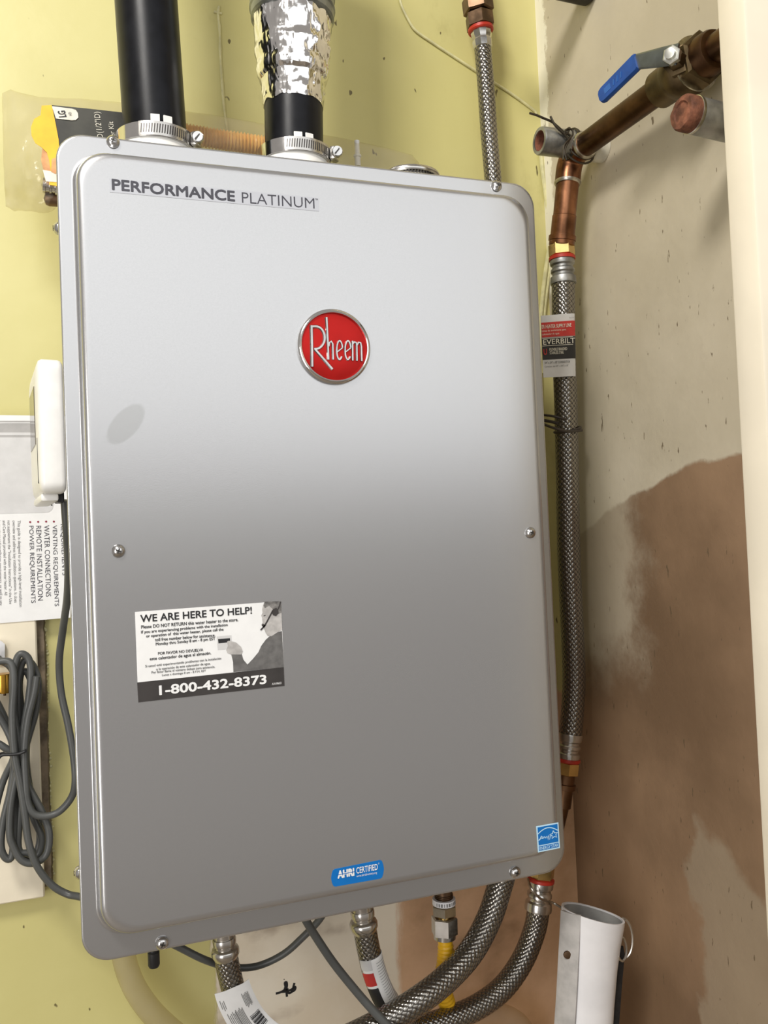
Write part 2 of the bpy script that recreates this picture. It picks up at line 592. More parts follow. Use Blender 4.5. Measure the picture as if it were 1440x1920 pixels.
def text(bm, s, o, right, up, width, height, bold=0.0, align='LEFT', depth=0.0):
    """letters laid on a plane, fitted to width x height from corner o (bottom left of the letters' own box)"""
    c = bpy.data.curves.new('lettering', 'FONT')
    c.body = s
    c.offset = min(0.0, bold)
    c.resolution_u = 3
    c.extrude = depth
    t = bpy.data.objects.new('lettering', c)
    COL.objects.link(t)
    dg = bpy.context.evaluated_depsgraph_get()
    me = bpy.data.meshes.new_from_object(t.evaluated_get(dg))
    bpy.data.objects.remove(t)
    bpy.data.curves.remove(c)
    xs = [v.co.x for v in me.vertices]
    ys = [v.co.y for v in me.vertices]
    x0, y0 = min(xs), min(ys)
    o, right, up = V(o), V(right), V(up)
    nv = right.cross(up)
    k = max(0.0, bold)
    W_, H_ = max(xs) - x0, max(ys) - y0
    sx, sy = width / (W_ + 2 * k), height / (H_ + 2 * k)
    for ci, (dx, dy) in enumerate([(0, 0)] if k == 0 else [(k * math.cos(a * PI / 4), k * math.sin(a * PI / 4)) for a in range(8)]):
        vs = [bm.verts.new(o + right * ((v.co.x - x0 + dx + k) * sx) + up * ((v.co.y - y0 + dy + k) * sy) + nv * (v.co.z + ci * 0.00002)) for v in me.vertices]
        for p in me.polygons:
            try:
                bm.faces.new([vs[i] for i in p.vertices])
            except ValueError:
                pass
    bpy.data.meshes.remove(me)
    return bm


X, Z = V((1, 0, 0)), V((0, 0, 1))


def text_px(bm, s, p0, p1, hpx, y, bold=0.0, depth=0.0):
    """letters standing level on the plane y, from the point seen at p0 to the one seen at p1 (baseline), hpx tall"""
    a, b = at(*p0, y), at(*p1, y)
    return text(bm, s, a, (b - a).normalized(), Z, (b - a).length, hpx * mpp(a), bold, depth=depth)


# ================================================================== SETTING
YW, XW, ZF = 0.25, 0.635, -1.15
HW, HH = 0.47, 0.7133
xb = at(398, 1850, YW).x
xt = at(742, 1800, YW).x
wb = obj('wall_back', box(NB(), (-0.1325, YW + 0.02, 0.45), (1.615, 0.04, 3.2)), wall_back_material(xb, xt, 0.12))
structure(wb)
line = sorted([(p.y, p.z) for p in (atx(*q, XW) for q in ((1442, 838), (1398, 849), (1330, 866), (1232, 900), (1150, 946), (1100, 1000), (1080, 1010)))])
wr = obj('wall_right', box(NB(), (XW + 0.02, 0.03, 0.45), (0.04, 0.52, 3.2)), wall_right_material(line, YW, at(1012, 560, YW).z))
structure(wr)
structure(obj('floor', box(NB(), (-0.1, -1.2, ZF - 0.02), (4.0, 3.0, 0.04)), 'floor'))
YJ = -0.22
jx = (at(1393, 0, YJ).x + at(1439, 780, YJ).x) / 2
structure(obj('trim_1', box(NB(), ((jx + 0.80) / 2, YJ + 0.016, 0.45), (0.80 - jx, 0.032, 3.2), bev=0.003), 'jamb'))

# paint runs, scribble (pieces of the wall)
b = NB()
run = smooth([at(x, y, YW - 0.0006) for x, y in ((411, 12), (409, 26), (412, 60), (413, 100), (416, 150), (420, 200), (427, 250))], 8)
tube(b, run, [0.0015 + 0.0010 * abs(mnoise.noise(p * 90)) for p in run], 8)
run = smooth([at(x, y, YW - 0.0006) for x, y in ((401, 22), (409, 24), (416, 26))], 6)
tube(b, run, 0.0016, 8)
obj('paint_run', b, 'painted_wire', wb)
b = NB()
for st in (((517, 1863), (525, 1861), (533, 1857), (541, 1855)), ((533, 1857), (535, 1850), (534, 1843), (537, 1842), (538, 1848), (537, 1856), (538, 1869)),
           ((538, 1860), (543, 1862), (549, 1858), (550, 1851), (552, 1843)), ((545, 1860), (552, 1857), (554, 1852), (552, 1850)), ((527, 1860), (537, 1859), (547, 1855), (552, 1850))):
    strip(b, smooth([at(x, y, YW - 0.0004) for x, y in st], 5), 0.0027)
strip(b, [at(532, 1836, YW - 0.0004), at(533.5, 1837, YW - 0.0004)], 0.0009)
obj('ink_scribble', b, 'ink', wb, recalc=False, flat=True)

# ================================================================== WATER HEATER
YP = -0.017
H = thing('water_heater', 'large silver wall-hung tankless water heater with round red badge', 'water heater', (HW / 2, 0.12, 0.0))
b = NB()
R0 = 0.024


def rect(i, r, y):
    k = min(1.0, max(0.0, (i - 0.0025) / 0.010))
    return rr(i - 0.001 * k, i + 0.008 * k, HW - i + 0.001 * k, HH - i - 0.0035 * k, r, y)


loft(b, [rect(0.0, R0, 0.036), rect(0.0, R0, 0.0026), rect(0.0, R0, 0.0014), rect(0.0005, R0, 0.0004), rect(0.0014, R0, 0.0), rect(0.0024, R0, 0.0), rect(0.0126, 0.024, 0.0), rect(0.0136, 0.0245, 0.0), rect(0.0148, 0.025, -0.0006),
         rect(0.0156, 0.0255, -0.0022), rect(0.0161, 0.026, -0.0050), rect(0.0166, 0.026, -0.0115), rect(0.0172, 0.0265, -0.0140), rect(0.0184, 0.0275, -0.0158), rect(0.0202, 0.0285, -0.0167), rect(0.0224, 0.0285, YP), rect(0.0245, 0.0275, YP)], cap0=True)
obj('front_cover', b, 'silver', H, 50)
b = NB()
loft(b, [rr(0.004, 0.004, HW - 0.004, HH - 0.003, 0.02, y) for y in (0.037, 0.238)])
obj('body', b, 'silver', H)
b = NB()
box(b, (HW / 2, 0.244, HH * 0.9), (0.3, 0.012, 0.05), bev=0.002)
obj('mounting_bracket', b, 'galv', H)

# screws: one mesh, copies share it
b = NB()
lathe(b, (0, 0, 0), (0, -1, 0), [(0, 0.0056), (0.0009, 0.0057), (0.0028, 0.0046), (0.0040, 0.0026), (0.0044, 0.0)], 20)
screw0 = obj('screw', b, 'screw', H)
b = NB()
for a in (0.4, 0.4 + PI / 2):
    box(b, (0, -0.0042, 0), (0.0046, 0.0008, 0.0012), Matrix.Rotation(a, 3, 'Y'))
cross0 = obj('cross_slot', b, 'dark_steel', screw0)
spots = [(212, 266, -0.0005, 'Y'), (931, 349, -0.0005, 'Y'), (222, 1033, YP, 'Y'), (994, 999, YP, 'Y'), (304, 1768, -0.0005, 'Y'), (966, 1635, -0.0005, 'Y'), (103, 428, 0.02, 'X'), (149, 1636, 0.02, 'X')]
for i, (px, py, y, ax) in enumerate(spots):
    s_ = screw0 if i == 0 else screw0.copy()
    if i:
        COL.objects.link(s_)
        c_ = cross0.copy()
        COL.objects.link(c_)
        c_.parent = s_
    p = at(px, py, y)
    if ax == 'X':
        p.x = 0.0
        s_.rotation_euler = (0, 0, -PI / 2)
    s_.location = p - H.location

# brand plate lettering
b = NB()
q = [at(206, 360, YP - 0.0003), at(598, 396, YP - 0.0003), at(598, 371, YP - 0.0003), at(206, 334, YP - 0.0003)]
slab(b, q, NY, 0.0003)
lf = obj('logo_label', b, 'logo_film', H, label='clear label with dark capital lettering')
b = NB()
text_px(b, 'PERFORMANCE', (210, 356), (441, 378), 21.5, YP - 0.0006, 0.026)
obj('lettering', b, 'ink_grey', lf, recalc=False, flat=True)
b = NB()
text_px(b, 'PLATINUM', (454, 380), (590, 391), 20, YP - 0.0006, -0.008)
text_px(b, 'TM', (591, 375), (596, 375.4), 3, YP - 0.0006)
obj('thin_lettering', b, 'ink_grey', lf, recalc=False, flat=True)

# round badge, drawn in badge pixels
bc = at(625.5, 651, YP)
br = 0.0352
b = NB()
lathe(b, bc, NY, [(0, br), (0.003, br), (0.0043, br - 0.001), (0.0048, br - 0.0022), (0.0043, br - 0.0034), (0.0022, br - 0.0042), (0.0, br - 0.0042)], 64, closed=True)
rim = obj('badge_rim', b, 'badge_silver', H, label='polished silver rim of the round badge')
b = NB()
lathe(b, bc, NY, [(0, br - 0.004), (0.0022, br - 0.004), (0.0034, br - 0.011), (0.0040, br - 0.022), (0.0042, 0.0)], 64)
obj('badge_face', b, 'badge_red', rim, 60, label='domed red face of the round badge')


def bp(cx, cy):
    px, py = 540 + cx * 170 / 1440, 560 + cy * 170 / 1440
    p = at(px, py, YP - 0.004)
    d = math.hypot(p.x - bc.x, p.z - bc.z) / br
    p.y = YP - 0.0040 + 0.0012 * d * d
    return p


b = NB()
W = 0.0033


def arc(cx, cy, rx, ry, a0, a1, n=16):
    return [(cx + rx * math.cos(math.radians(a0 + (a1 - a0) * k / n)), cy - ry * math.sin(math.radians(a0 + (a1 - a0) * k / n))) for k in range(n + 1)]


def dense(pts, n=8):
    return [(pts[i][0] + (pts[i + 1][0] - pts[i][0]) * k / n, pts[i][1] + (pts[i + 1][1] - pts[i][1]) * k / n) for i in range(len(pts) - 1) for k in range(n)] + [pts[-1]]


def letter(pts, wd=W):
    strip(b, [bp(*q_) for q_ in pts], wd, NY, 0.0012)


letter(dense([(374, 425), (386, 1080)]), W * 1.05)
letter([(375, 442), (440, 440)] + arc(440, 620, 140, 180, 90, -90) + [(415, 800)])
letter(dense([(425, 800), (705, 1120)]))
letter(dense([(612, 295), (640, 970)]), W * 0.9)
letter([(642, 760), (655, 700), (682, 680), (706, 720), (714, 970)], W * 0.85)
for ex in (815, 948):
    letter(arc(ex, 820, 46, 148, 15, 318, 24) , W * 0.75)
    letter(dense([(ex - 40, 850), (ex + 44, 785)], 4), W * 0.6)
letter([(1022, 672), (1026, 985)], W * 0.8)
letter([(1026, 720), (1052, 688), (1082, 700), (1090, 760), (1094, 988)], W * 0.8)
letter([(1092, 740), (1120, 694), (1152, 702), (1164, 760), (1172, 992)], W * 0.8)
obj('badge_lettering', b, plain('satin_silver', (0.52, 0.51, 0.50), 0.24, 1.0), rim, label='raised silver lettering on the red badge')


# help sticker, drawn in the pixels of an enlarged view
def hs(cx, cy, e=0.0006):
    return at(240 + cx * 310 / 1440, 1110 + cy * 310 / 1440, YP - e)


b = NB()
slab(b, [hs(90, 962, 0.0003), hs(1364, 818, 0.0003), hs(1333, 80, 0.0003), hs(60, 174, 0.0003)], NY, 0.0003)
st = obj('help_sticker', b, 'paper', H, label='white help sticker with black telephone band')
b = NB()
slab(b, [hs(90, 962, 0.0005), hs(1364, 818, 0.0005), hs(1357, 655, 0.0005), hs(80, 788, 0.0005)], NY, 0.0002)
obj('phone_band', b, 'phone_band', st, flat=True)


def line_text(bm, s, x0, y0, x1, y1, h, bold=0.0, e=0.0006):
    a_, b_ = hs(x0, y0, e), hs(x1, y1, e)
    text(bm, s, a_, (b_ - a_).normalized(), Z, (b_ - a_).length, h * 310 / 1440 * mpp(a_), bold)


b = NB()
line_text(b, 'WE ARE HERE TO HELP!', 108, 266, 1080, 190, 66, 0.02)
line_text(b, 'POR FAVOR NO DEVUELVA', 262, 548, 655, 515, 25, 0.012)
for s, x0, y0, x1, y1, h in (('Please DO NOT RETURN this water heater to the store.', 115, 320, 960, 254, 30),
                             ('If you are experiencing problems with the installation', 115, 370, 868, 305, 34), ('or operation of  this water heater, please call the', 158, 405, 832, 344, 34),
                             ('toll free number below for assistance.', 235, 430, 760, 388, 28), ('Monday thru Sunday 8 am - 8 pm EST', 242, 474, 760, 426, 34),
                             ('este calentador de agua al almacén.', 190, 605, 724, 552, 36)):
    line_text(b, s, x0, y0, x1, y1, h, 0.014)
obj('lettering', b, 'ink', st, recalc=False, flat=True)
b = NB()
for s, x0, y0, x1, y1, h in (('Si usted está experimentando problemas con la instalación', 150, 664, 812, 594, 28), ('o la operación de este calentador de agua.', 245, 690, 718, 638, 28),
                             ('Por favor llama el número debajo para asistencia.', 205, 718, 758, 666, 28), ('Lunes a domingo 8 am - 8 P.M. EST', 297, 738, 678, 700, 24)):
    line_text(b, s, x0, y0, x1, y1, h, 0.008)
obj('fine_print', b, 'ink_soft', st, recalc=False, flat=True)
b = NB()
line_text(b, '1-800-432-8373', 272, 900, 1208, 800, 86, 0.03, 0.0008)
line_text(b, 'AX49603', 1254, 812, 1336, 802, 20, 0.0, 0.0008)
obj('phone_number', b, 'paper', st, recalc=False, flat=True)


def poly(bm, pts, e):
    bm.faces.new([bm.verts.new(hs(x, y, e)) for x, y in pts])


b = NB()
poly(b, [(918, 698), (1357, 655), (1340, 340), (1300, 352), (1240, 380), (1200, 415), (1160, 470), (1135, 525), (1090, 580), (1040, 632), (1005, 590), (985, 520), (900, 545), (915, 610)], 0.0005)
obj('printed_shirt', b, 'photo_coat', st, recalc=False, flat=True)
b = NB()
poly(b, [(1190, 84), (1333, 80), (1342, 330), (1300, 352), (1250, 385), (1215, 382), (1196, 350), (1190, 330), (1170, 300), (1160, 285), (1172, 270), (1168, 225), (1160, 205), (1172, 180), (1168, 150), (1178, 110)], 0.0006)
poly(b, [(862, 432), (880, 424), (940, 440), (985, 480), (1000, 520), (985, 545), (900, 545), (865, 530), (855, 505), (870, 470)], 0.0007)
obj('printed_face', b, 'photo_skin', st, recalc=False, flat=True)
b = NB()
poly(b, [(1190, 84), (1333, 80), (1336, 180), (1310, 190), (1300, 160), (1260, 150), (1230, 120), (1192, 140), (1180, 120)], 0.0007)
obj('printed_hair', b, 'photo_hair', st, recalc=False, flat=True)
b = NB()
poly(b, [(1262, 150), (1290, 138), (1308, 150), (1312, 185), (1290, 210), (1262, 202), (1252, 175)], 0.0009)
strip(b, [hs(1308, 150, 0.0009), hs(1322, 110, 0.0009), hs(1330, 84, 0.0009)], 0.0010)
strip(b, [hs(1262, 160, 0.0009), hs(1215, 250, 0.0009), hs(1190, 295, 0.0009), hs(1155, 332, 0.0009)], 0.0013)
poly(b, [(1172, 275), (1200, 290), (1185, 312), (1165, 292)], 0.0009)
poly(b, [(1180, 205), (1196, 200), (1198, 206), (1182, 212)], 0.0008)
obj('printed_headset', b, 'phone_band', st, recalc=False, flat=True)
b = NB()
poly(b, [(772, 388), (900, 376), (906, 492), (782, 505)], 0.0005)
obj('printed_device', b, 'paper_grey', st, recalc=False, flat=True)
b = NB()
poly(b, [(784, 410), (888, 402), (890, 436), (788, 448)], 0.0006)
obj('printed_display', b, 'ink', st, recalc=False, flat=True)

# blue certification sticker (curved bowed ends)
def qp(u, v, quad, e):
    a_, b_, c_, d_ = [at(*q_, YP - e) for q_ in quad]      # bl br tr tl
    return (a_ * (1 - u) + b_ * u) * (1 - v) + (d_ * (1 - u) + c_ * u) * v


CQ = ((626, 1663), (716, 1647), (715, 1612), (625, 1630))
b = NB()
ol = [qp(u, 0, CQ, 0.0003) for u in (0.03, 0.3, 0.7, 0.97)] + [qp(1 + 0.05 * math.sin(PI * v), v, CQ, 0.0003) for v in (0.06, 0.25, 0.5, 0.75, 0.94)]
ol += [qp(u, 1, CQ, 0.0003) for u in (0.97, 0.7, 0.3, 0.03)] + [qp(-0.05 * math.sin(PI * v), v, CQ, 0.0003) for v in (0.94, 0.75, 0.5, 0.25, 0.06)]
slab(b, ol, NY, 0.0003)
cs = obj('certification_sticker', b, 'blue', H, label='blue certification sticker near the lower edge')
b = NB()


def qtext(bm, s, quad, u0, v0, u1, h, e, bold=0.0, dv=0.0):
    a_, b_ = qp(u0, v0, quad, e), qp(u1, v0 + dv, quad, e)
    text(bm, s, a_, (b_ - a_).normalized(), Z, (b_ - a_).length, h * (qp(0, 1, quad, e) - qp(0, 0, quad, e)).length, bold)


qtext(b, 'AHRI', CQ, 0.08, 0.42, 0.43, 0.46, 0.0006, 0.06)
qtext(b, 'CERTIFIED', CQ, 0.47, 0.50, 0.92, 0.36, 0.0006, 0.01)
qtext(b, 'www.ahridirectory.org', CQ, 0.47, 0.27, 0.90, 0.17, 0.0006)
qtext(b, '®', CQ, 0.93, 0.78, 0.955, 0.10, 0.0006)
obj('lettering', b, 'paper', cs, recalc=False, flat=True)
b = NB()
a_ = [qp(u, v, CQ, 0.0008) for u, v in ((0.06, 0.615), (0.44, 0.615), (0.44, 0.655), (0.06, 0.655))]
b.faces.new([b.verts.new(p) for p in a_])
obj('lettering_cut', b, 'blue', cs, recalc=False, flat=True)

# small square efficiency label
EQ = ((1009, 1598.5), (1050, 1590), (1047, 1542), (1005.5, 1549.5))
b = NB()
slab(b, [qp(u, v, EQ, 0.0003) for u, v in ((0, 0), (1, 0), (1, 1), (0, 1))], NY, 0.0003)
es = obj('efficiency_label', b, 'cyan_print', H, label='small square blue label at the lower right corner')
b = NB()
for v0, v1 in ((0.05, 0.22), (0.26, 0.95)):
    b.faces.new([b.verts.new(qp(u, v, EQ, 0.0005)) for u, v in ((0.05, v0), (0.95, v0), (0.95, v1), (0.05, v1))])
obj('blue_panel', b, 'blue', es, recalc=False, flat=True)
b = NB()
strip(b, [qp(u, v, EQ, 0.0007) for u, v in [(0.05 + 0.9 * k / 14, 0.60 + 0.27 * math.sin(PI * (0.12 + 0.76 * k / 14))) for k in range(15)]], 0.0009)
strip(b, [qp(u, v, EQ, 0.0007) for u, v in ((0.06, 0.45), (0.14, 0.50), (0.2, 0.60), (0.24, 0.56), (0.2, 0.50), (0.27, 0.50), (0.32, 0.56), (0.36, 0.49), (0.42, 0.55), (0.44, 0.47), (0.50, 0.56), (0.48, 0.40), (0.55, 0.58), (0.56, 0.40), (0.62, 0.56))], 0.0010)
star = []
for k in range(11):
    r_ = 0.19 if k % 2 == 0 else 0.085
    a = math.radians(96 + 36 * k)
    star.append((0.76 + r_ * math.cos(a), 0.56 + r_ * 0.85 * math.sin(a)))
strip(b, [qp(u, v, EQ, 0.0007) for u, v in star], 0.0009)
qtext(b, 'ENERGY STAR', EQ, 0.08, 0.075, 0.92, 0.12, 0.0007, 0.012)
obj('lettering', b, 'cyan_print', es, recalc=False, flat=True)

# plug under the bottom edge, vent collars on top
b = NB()
kp = at(288, 1790, 0.02)
lathe(b, (kp.x, 0.02, 0.004), (0, 0, -1), [(0, 0.004), (0.012, 0.0042), (0.013, 0.0052), (0.024, 0.0052), (0.026, 0.0042), (0.0265, 0.0)], 16)
obj('drain_plug', b, 'black', H)

YV = 0.072
cx1 = at(291, 262, YV).x
cx2 = at(551, 280, YV).x
cx3 = at(766, 325, YV).x
for cx in (cx1, cx2):
    b = NB()
    lathe(b, (cx, YV, HH - 0.004), (0, 0, 1), [(0, 0.0385), (0.006, 0.0385), (0.028, 0.0360), (0.030, 0.0352), (0.030, 0.032), (0.004, 0.032)], 48)
    obj('vent_collar', b, 'white', H, label='white plastic vent collar')
    b = NB()
    for a in (-0.22, 0.12):
        for k in range(2):
            a2 = a + (k * 0.34 if cx == cx1 else k * 0.30)
        rot = Matrix.Rotation(a2 - 0.2, 3, 'Z')
        box(b, V((cx, YV, HH + 0.0395)) + rot @ V((0, -0.0348, 0)), (0.0085, 0.0016, 0.010), rot, 0.0003, 1)
    obj('collar_tab', b, 'white', H)
b = NB()
lathe(b, (cx3, YV, HH - 0.003), (0, 0, 1), [(0, 0.030), (0.0222, 0.030), (0.024, 0.0335), (0.0255, 0.0342), (0.0275, 0.0342), (0.0295, 0.0332), (0.030, 0.031), (0.028, 0.028), (0.028, 0.0)], 56)
cp = obj('vent_cap', b, 'steel', H, label='round silver cap on the spare vent opening')
b = NB()
for k in range(60):
    a = 2 * PI * k / 60
    box(b, (cx3 + 0.0322 * math.cos(a), YV + 0.0322 * math.sin(a), HH + 0.0185), (0.0016, 0.0016, 0.0022), Matrix.Rotation(a, 3, 'Z'))
k_ = obj('knurl', b, 'dark_steel', cp)
k_['kind'] = 'stuff'


# ================================================================== VENT PIPES AND CLAMPS
def vertical_axis(px, py, px2, y):
    """two points on an axis of constant depth through image columns px (at py) and px2 (at the top edge)"""
    a_ = at(px, py, y)
    b_ = at(px2, 0, y)
    d = (b_ - a_).normalized()
    return a_, d


a_, d_ = vertical_axis(290, 235, 274, YV)
base = a_ + d_ * ((HH + 0.012 - a_.z) / d_.z)
vp = thing('vent_pipe', 'smooth black plastic vent pipe, left of the two on the heater', 'pipe', base)
b = NB()
lathe(b, base, d_, [(0, 0.0302), (0.45, 0.0302)], 48)
obj('pipe', b, 'black_pvc', vp)

a_, d2 = vertical_axis(551, 235, 548, YV)
base2 = a_ + d2 * ((HH + 0.012 - a_.z) / d2.z)
vf = thing('vent_pipe', 'vent pipe wrapped in crinkled silver foil tape above a black stub', 'pipe', base2)
b = NB()
lathe(b, base2, d2, [(0, 0.0302), (0.115, 0.0302)], 48)
obj('pipe', b, 'black_pvc', vf, label='black plastic stub')


def hgt(py, y=YV):
    return (at(550, py, y) - base2).dot(d2)


b = NB()
prof = [(190, 55), (176, 57), (160, 58), (143, 60), (136, 65), (126, 67), (112, 66), (100, 69), (88, 71), (76, 69), (64, 70), (50, 72), (36, 73), (22, 74), (14, 74)]
sc = mpp(at(550, 120, YV))
rings = []
seg = 72
n0 = V((0, -1, 0))
n1 = d2.cross(n0).normalized()
n0 = n1.cross(d2).normalized()
fine = []
for (h0, r0), (h1, r1) in zip(prof, prof[1:]):
    for k in range(4):
        fine.append((h0 + (h1 - h0) * k / 4, r0 + (r1 - r0) * k / 4))
fine.append(prof[-1])
loops = []
for py, rp in fine:
    h = hgt(py + 13)
    L = []
    for k in range(seg):
        a = 2 * PI * k / seg
        q_ = V((math.cos(a) * 3.2, math.sin(a) * 3.2, h * 55))
        dr = mnoise.noise(q_) * 0.0017 + mnoise.noise(q_ * 2.7) * 0.0008
        if py > 186:
            dr *= 0.3
        hh = h + (mnoise.noise(V((math.cos(a) * 2, math.sin(a) * 2, 7))) * 0.004 if py > 180 else 0)
        L.append(base2 + d2 * hh + (n0 * math.cos(a) + n1 * math.sin(a)) * (max(rp * sc, 0.0308) + dr))
    loops.append(L)
loft(b, loops)
obj('foil_wrap', b, 'foil', vf, 22, label='crinkled silver foil tape')
b = NB()
h0 = hgt(42)
rd = 78 * sc
lathe(b, base2 + d2 * h0, d2, [(0, rd - 0.002), (0.002, rd), (0.010, rd), (0.0115, rd + 0.0014), (0.0135, rd + 0.0014), (0.015, rd), (0.022, rd), (0.0235, rd + 0.0014), (0.0255, rd + 0.0014), (0.027, rd), (0.25, rd)], 48)
dd = obj('duct', b, 'duct', vf, label='dull grey sheet metal duct')
for k in range(7):
    b = NB()
    a = k * 2 * PI / 7 + 0.55
    p = base2 + d2 * (h0 + 0.017) + (n0 * math.cos(a) + n1 * math.sin(a)) * (rd + 0.0002)
    lathe(b, p, n0 * math.cos(a) + n1 * math.sin(a), [(0, 0.003), (0.001, 0.003), (0.0016, 0.0)], 10)
    obj('rivet', b, 'dark_steel', dd)


def hose_clamp(cx, zc, label, t0):
    c = V((cx, YV, zc))
    t = thing('hose_clamp', label, 'clamp', c, 'worm clamps on the vent collars')
    hb = 0.0070
    b = NB()
    lathe(b, c, (0, 0, 1), [(-hb, 0.0365), (-hb, 0.0376), (hb, 0.0376), (hb, 0.0365)], 72, closed=True)
    obj('band', b, 'badge_silver', t)
    b = NB()                                     # overlapping free end of the band, following the front
    L = []
    A0, A1 = math.radians(-28), math.radians(62)
    for k in range(25):
        a = A0 + (A1 - A0) * k / 24
        o_, i_ = 0.0390, 0.0377
        u = V((math.sin(a), -math.cos(a), 0))
        L.append([c + u * i_ - Z * hb * 0.95, c + u * o_ - Z * hb * 0.95, c + u * o_ + Z * hb * 0.95, c + u * i_ + Z * hb * 0.95])
    loft(b, L)
    ov = obj('band_end', b, 'steel', t)
    b = NB()
    for k in range(22):
        a = math.radians(-24 + 3.6 * k)
        rot = Matrix.Rotation(a, 3, 'Z') @ Matrix.Rotation(0.12, 3, 'Y')
        box(b, c + V((math.sin(a), -math.cos(a), 0)) * 0.0390, (0.0011, 0.0006, 0.0085), rot)
    obj('slot', b, 'dark_steel', ov)['kind'] = 'stuff'
    a = math.radians(58)
    u = V((math.sin(a), -math.cos(a), 0))
    rot = Matrix.Rotation(a, 3, 'Z')
    hc = c + u * 0.043
    b = NB()
    box(b, hc, (0.012, 0.008, 0.0135), rot, 0.002)
    obj('screw_housing', b, 'steel', t)
    b = NB()
    tdir = V((-0.18, -1, -0.05)).normalized()
    p = hc + tdir * 0.007 + V((0.002, 0, -0.001))
    lathe(b, p - tdir * 0.02, tdir, [(0, 0.0035), (0.020, 0.0035), (0.0205, 0.0056), (0.0245, 0.0056), (0.0255, 0.0048), (0.0256, 0.0)], 20)
    sw = obj('worm_screw', b, 'screw', t)
    b = NB()
    box(b, p + tdir * 0.0055, (0.0014, 0.001, 0.0082), Matrix.Rotation(0.7, 3, 'Y'))
    obj('screw_slot', b, 'dark_steel', sw)


hose_clamp(cx1, at(300, 241, YV - 0.038).z, 'steel worm clamp at the foot of the smooth black vent pipe', 0)
hose_clamp(cx2, at(560, 268, YV - 0.038).z, 'steel worm clamp at the foot of the foil-wrapped vent pipe', 0)

# ================================================================== BAG OF DRAIN PARTS ON TOP OF THE HEATER
YB = 0.175
bag = thing('plastic_bag', 'crumpled clear plastic bag lying behind the vent pipes', 'bag', (0.15, YB, HH))
st_ = [(4, 176, 385, 0.010), (20, 172, 392, 0.022), (45, 182, 390, 0.030), (75, 190, 392, 0.036), (110, 195, 385, 0.040), (150, 200, 330, 0.044), (220, 208, 330, 0.046), (300, 219, 330, 0.046),
       (380, 229, 345, 0.046), (470, 243, 360, 0.044), (560, 258, 370, 0.042), (640, 272, 380, 0.040), (710, 284, 385, 0.034), (765, 294, 380, 0.022), (782, 305, 370, 0.008)]
fine = []
for s0, s1 in zip(st_, st_[1:]):
    for k in range(4):
        fine.append([s0[i] + (s1[i] - s0[i]) * k / 4 for i in range(4)])
fine.append(st_[-1])
loops = []
for px, t_, b_, hd in fine:
    top, bot = at(px, t_, YB), at(px, b_, YB)
    cz, hz = (top.z + bot.z) / 2, (top.z - bot.z) / 2
    if bot.z < HH + 0.004 and top.x > -0.005:
        bz = HH + 0.004
        cz, hz = (top.z + bz) / 2, (top.z - bz) / 2
    L = []
    for k in range(32):
        a = 2 * PI * k / 32
        p = V((top.x, YB + hd * math.copysign(abs(math.cos(a)) ** 0.8, math.cos(a)), cz + hz * math.copysign(abs(math.sin(a)) ** 0.75, math.sin(a))))
        nz = mnoise.noise(p * 45) * (0.011 if p.x < 0 else 0.006) + mnoise.noise(p * 110) * (0.006 if p.x < 0 else 0.003)
        p.y += nz
        p.z += nz * (0.25 if p.z < HH + 0.02 and p.x > 0 else 0.6)
        if p.x > -0.008:
            p.z = max(p.z, HH + 0.002)
        L.append(p)
    loops.append(L)
b = NB()
loft(b, loops)
obj('film', b, 'bag', bag, 80)
YC = 0.118
b = NB()
slab(b, [at(x, y, YC) for x, y in ((97, 197), (160, 203), (232, 211), (300, 219), (306, 300), (114, 300), (108, 262))], NY, 0.0006)
card = obj('label_card', b, 'card_dark', bag, label='charcoal printed label card seen through the bag')
b = NB()
slab(b, [at(x, y, YC - 0.001) for x, y in ((78, 198), (97, 197), (104, 230), (110, 262), (113, 300), (114, 350), (92, 346), (95, 318), (92, 300), (88, 286), (78, 276), (66, 268), (59, 254), (58, 238), (64, 223), (76, 216))], NY, 0.0006)
obj('yellow_flap', b, 'card_yellow', card)
b = NB()
slab(b, [at(x, y, YC - 0.0002) for x, y in ((82, 270), (92, 292), (96, 320), (90, 345), (84, 330), (77, 300), (79, 282))], NY, 0.0006)
slab(b, [at(x, y, YC - 0.0018) for x, y in ((97, 298), (114, 292), (114, 318), (104, 326), (96, 322))], NY, 0.0004)
obj('orange_print', b, 'card_orange', card)
b = NB()
slab(b, [at(x, y, YC - 0.0015) for x, y in ((80, 318), (100, 322), (114, 330), (113, 342), (86, 340))], NY, 0.0004)
obj('white_print', b, 'card_cream', card)
b = NB()
slab(b, [at(x, y, YC - 0.0008) for x, y in ((97, 199), (134, 203.5), (142, 206), (146, 212), (147, 220), (142, 225), (134, 225.5), (105, 222))], NY, 0.0005)
obj('white_tile', b, 'card_cream', card)
b = NB()


def up_text(bm, s, p0, p1, hpx, y, bold=0.0):
    a_, b_ = at(*p0, y), at(*p1, y)
    r_ = (b_ - a_).normalized()
    text(bm, s, a_, r_, NY.cross(r_), (b_ - a_).length, hpx * mpp(a_), bold)


up_text(b, 'LG', (125, 219), (122, 207), 14, YC - 0.0012, 0.03)
up_text(b, 'HD', (135, 216), (133, 210), 5, YC - 0.0012)
obj('lettering', b, 'ink', card, recalc=False, flat=True)
b = NB()
up_text(b, 'HD(1/2"ID)', (198, 268), (190, 210), 14, YC - 0.0006, -0.005)
up_text(b, 'Hanger Kit', (222, 282), (215, 228), 12, YC - 0.0006, -0.005)
obj('white_lettering', b, 'card_cream', card, recalc=False, flat=True)

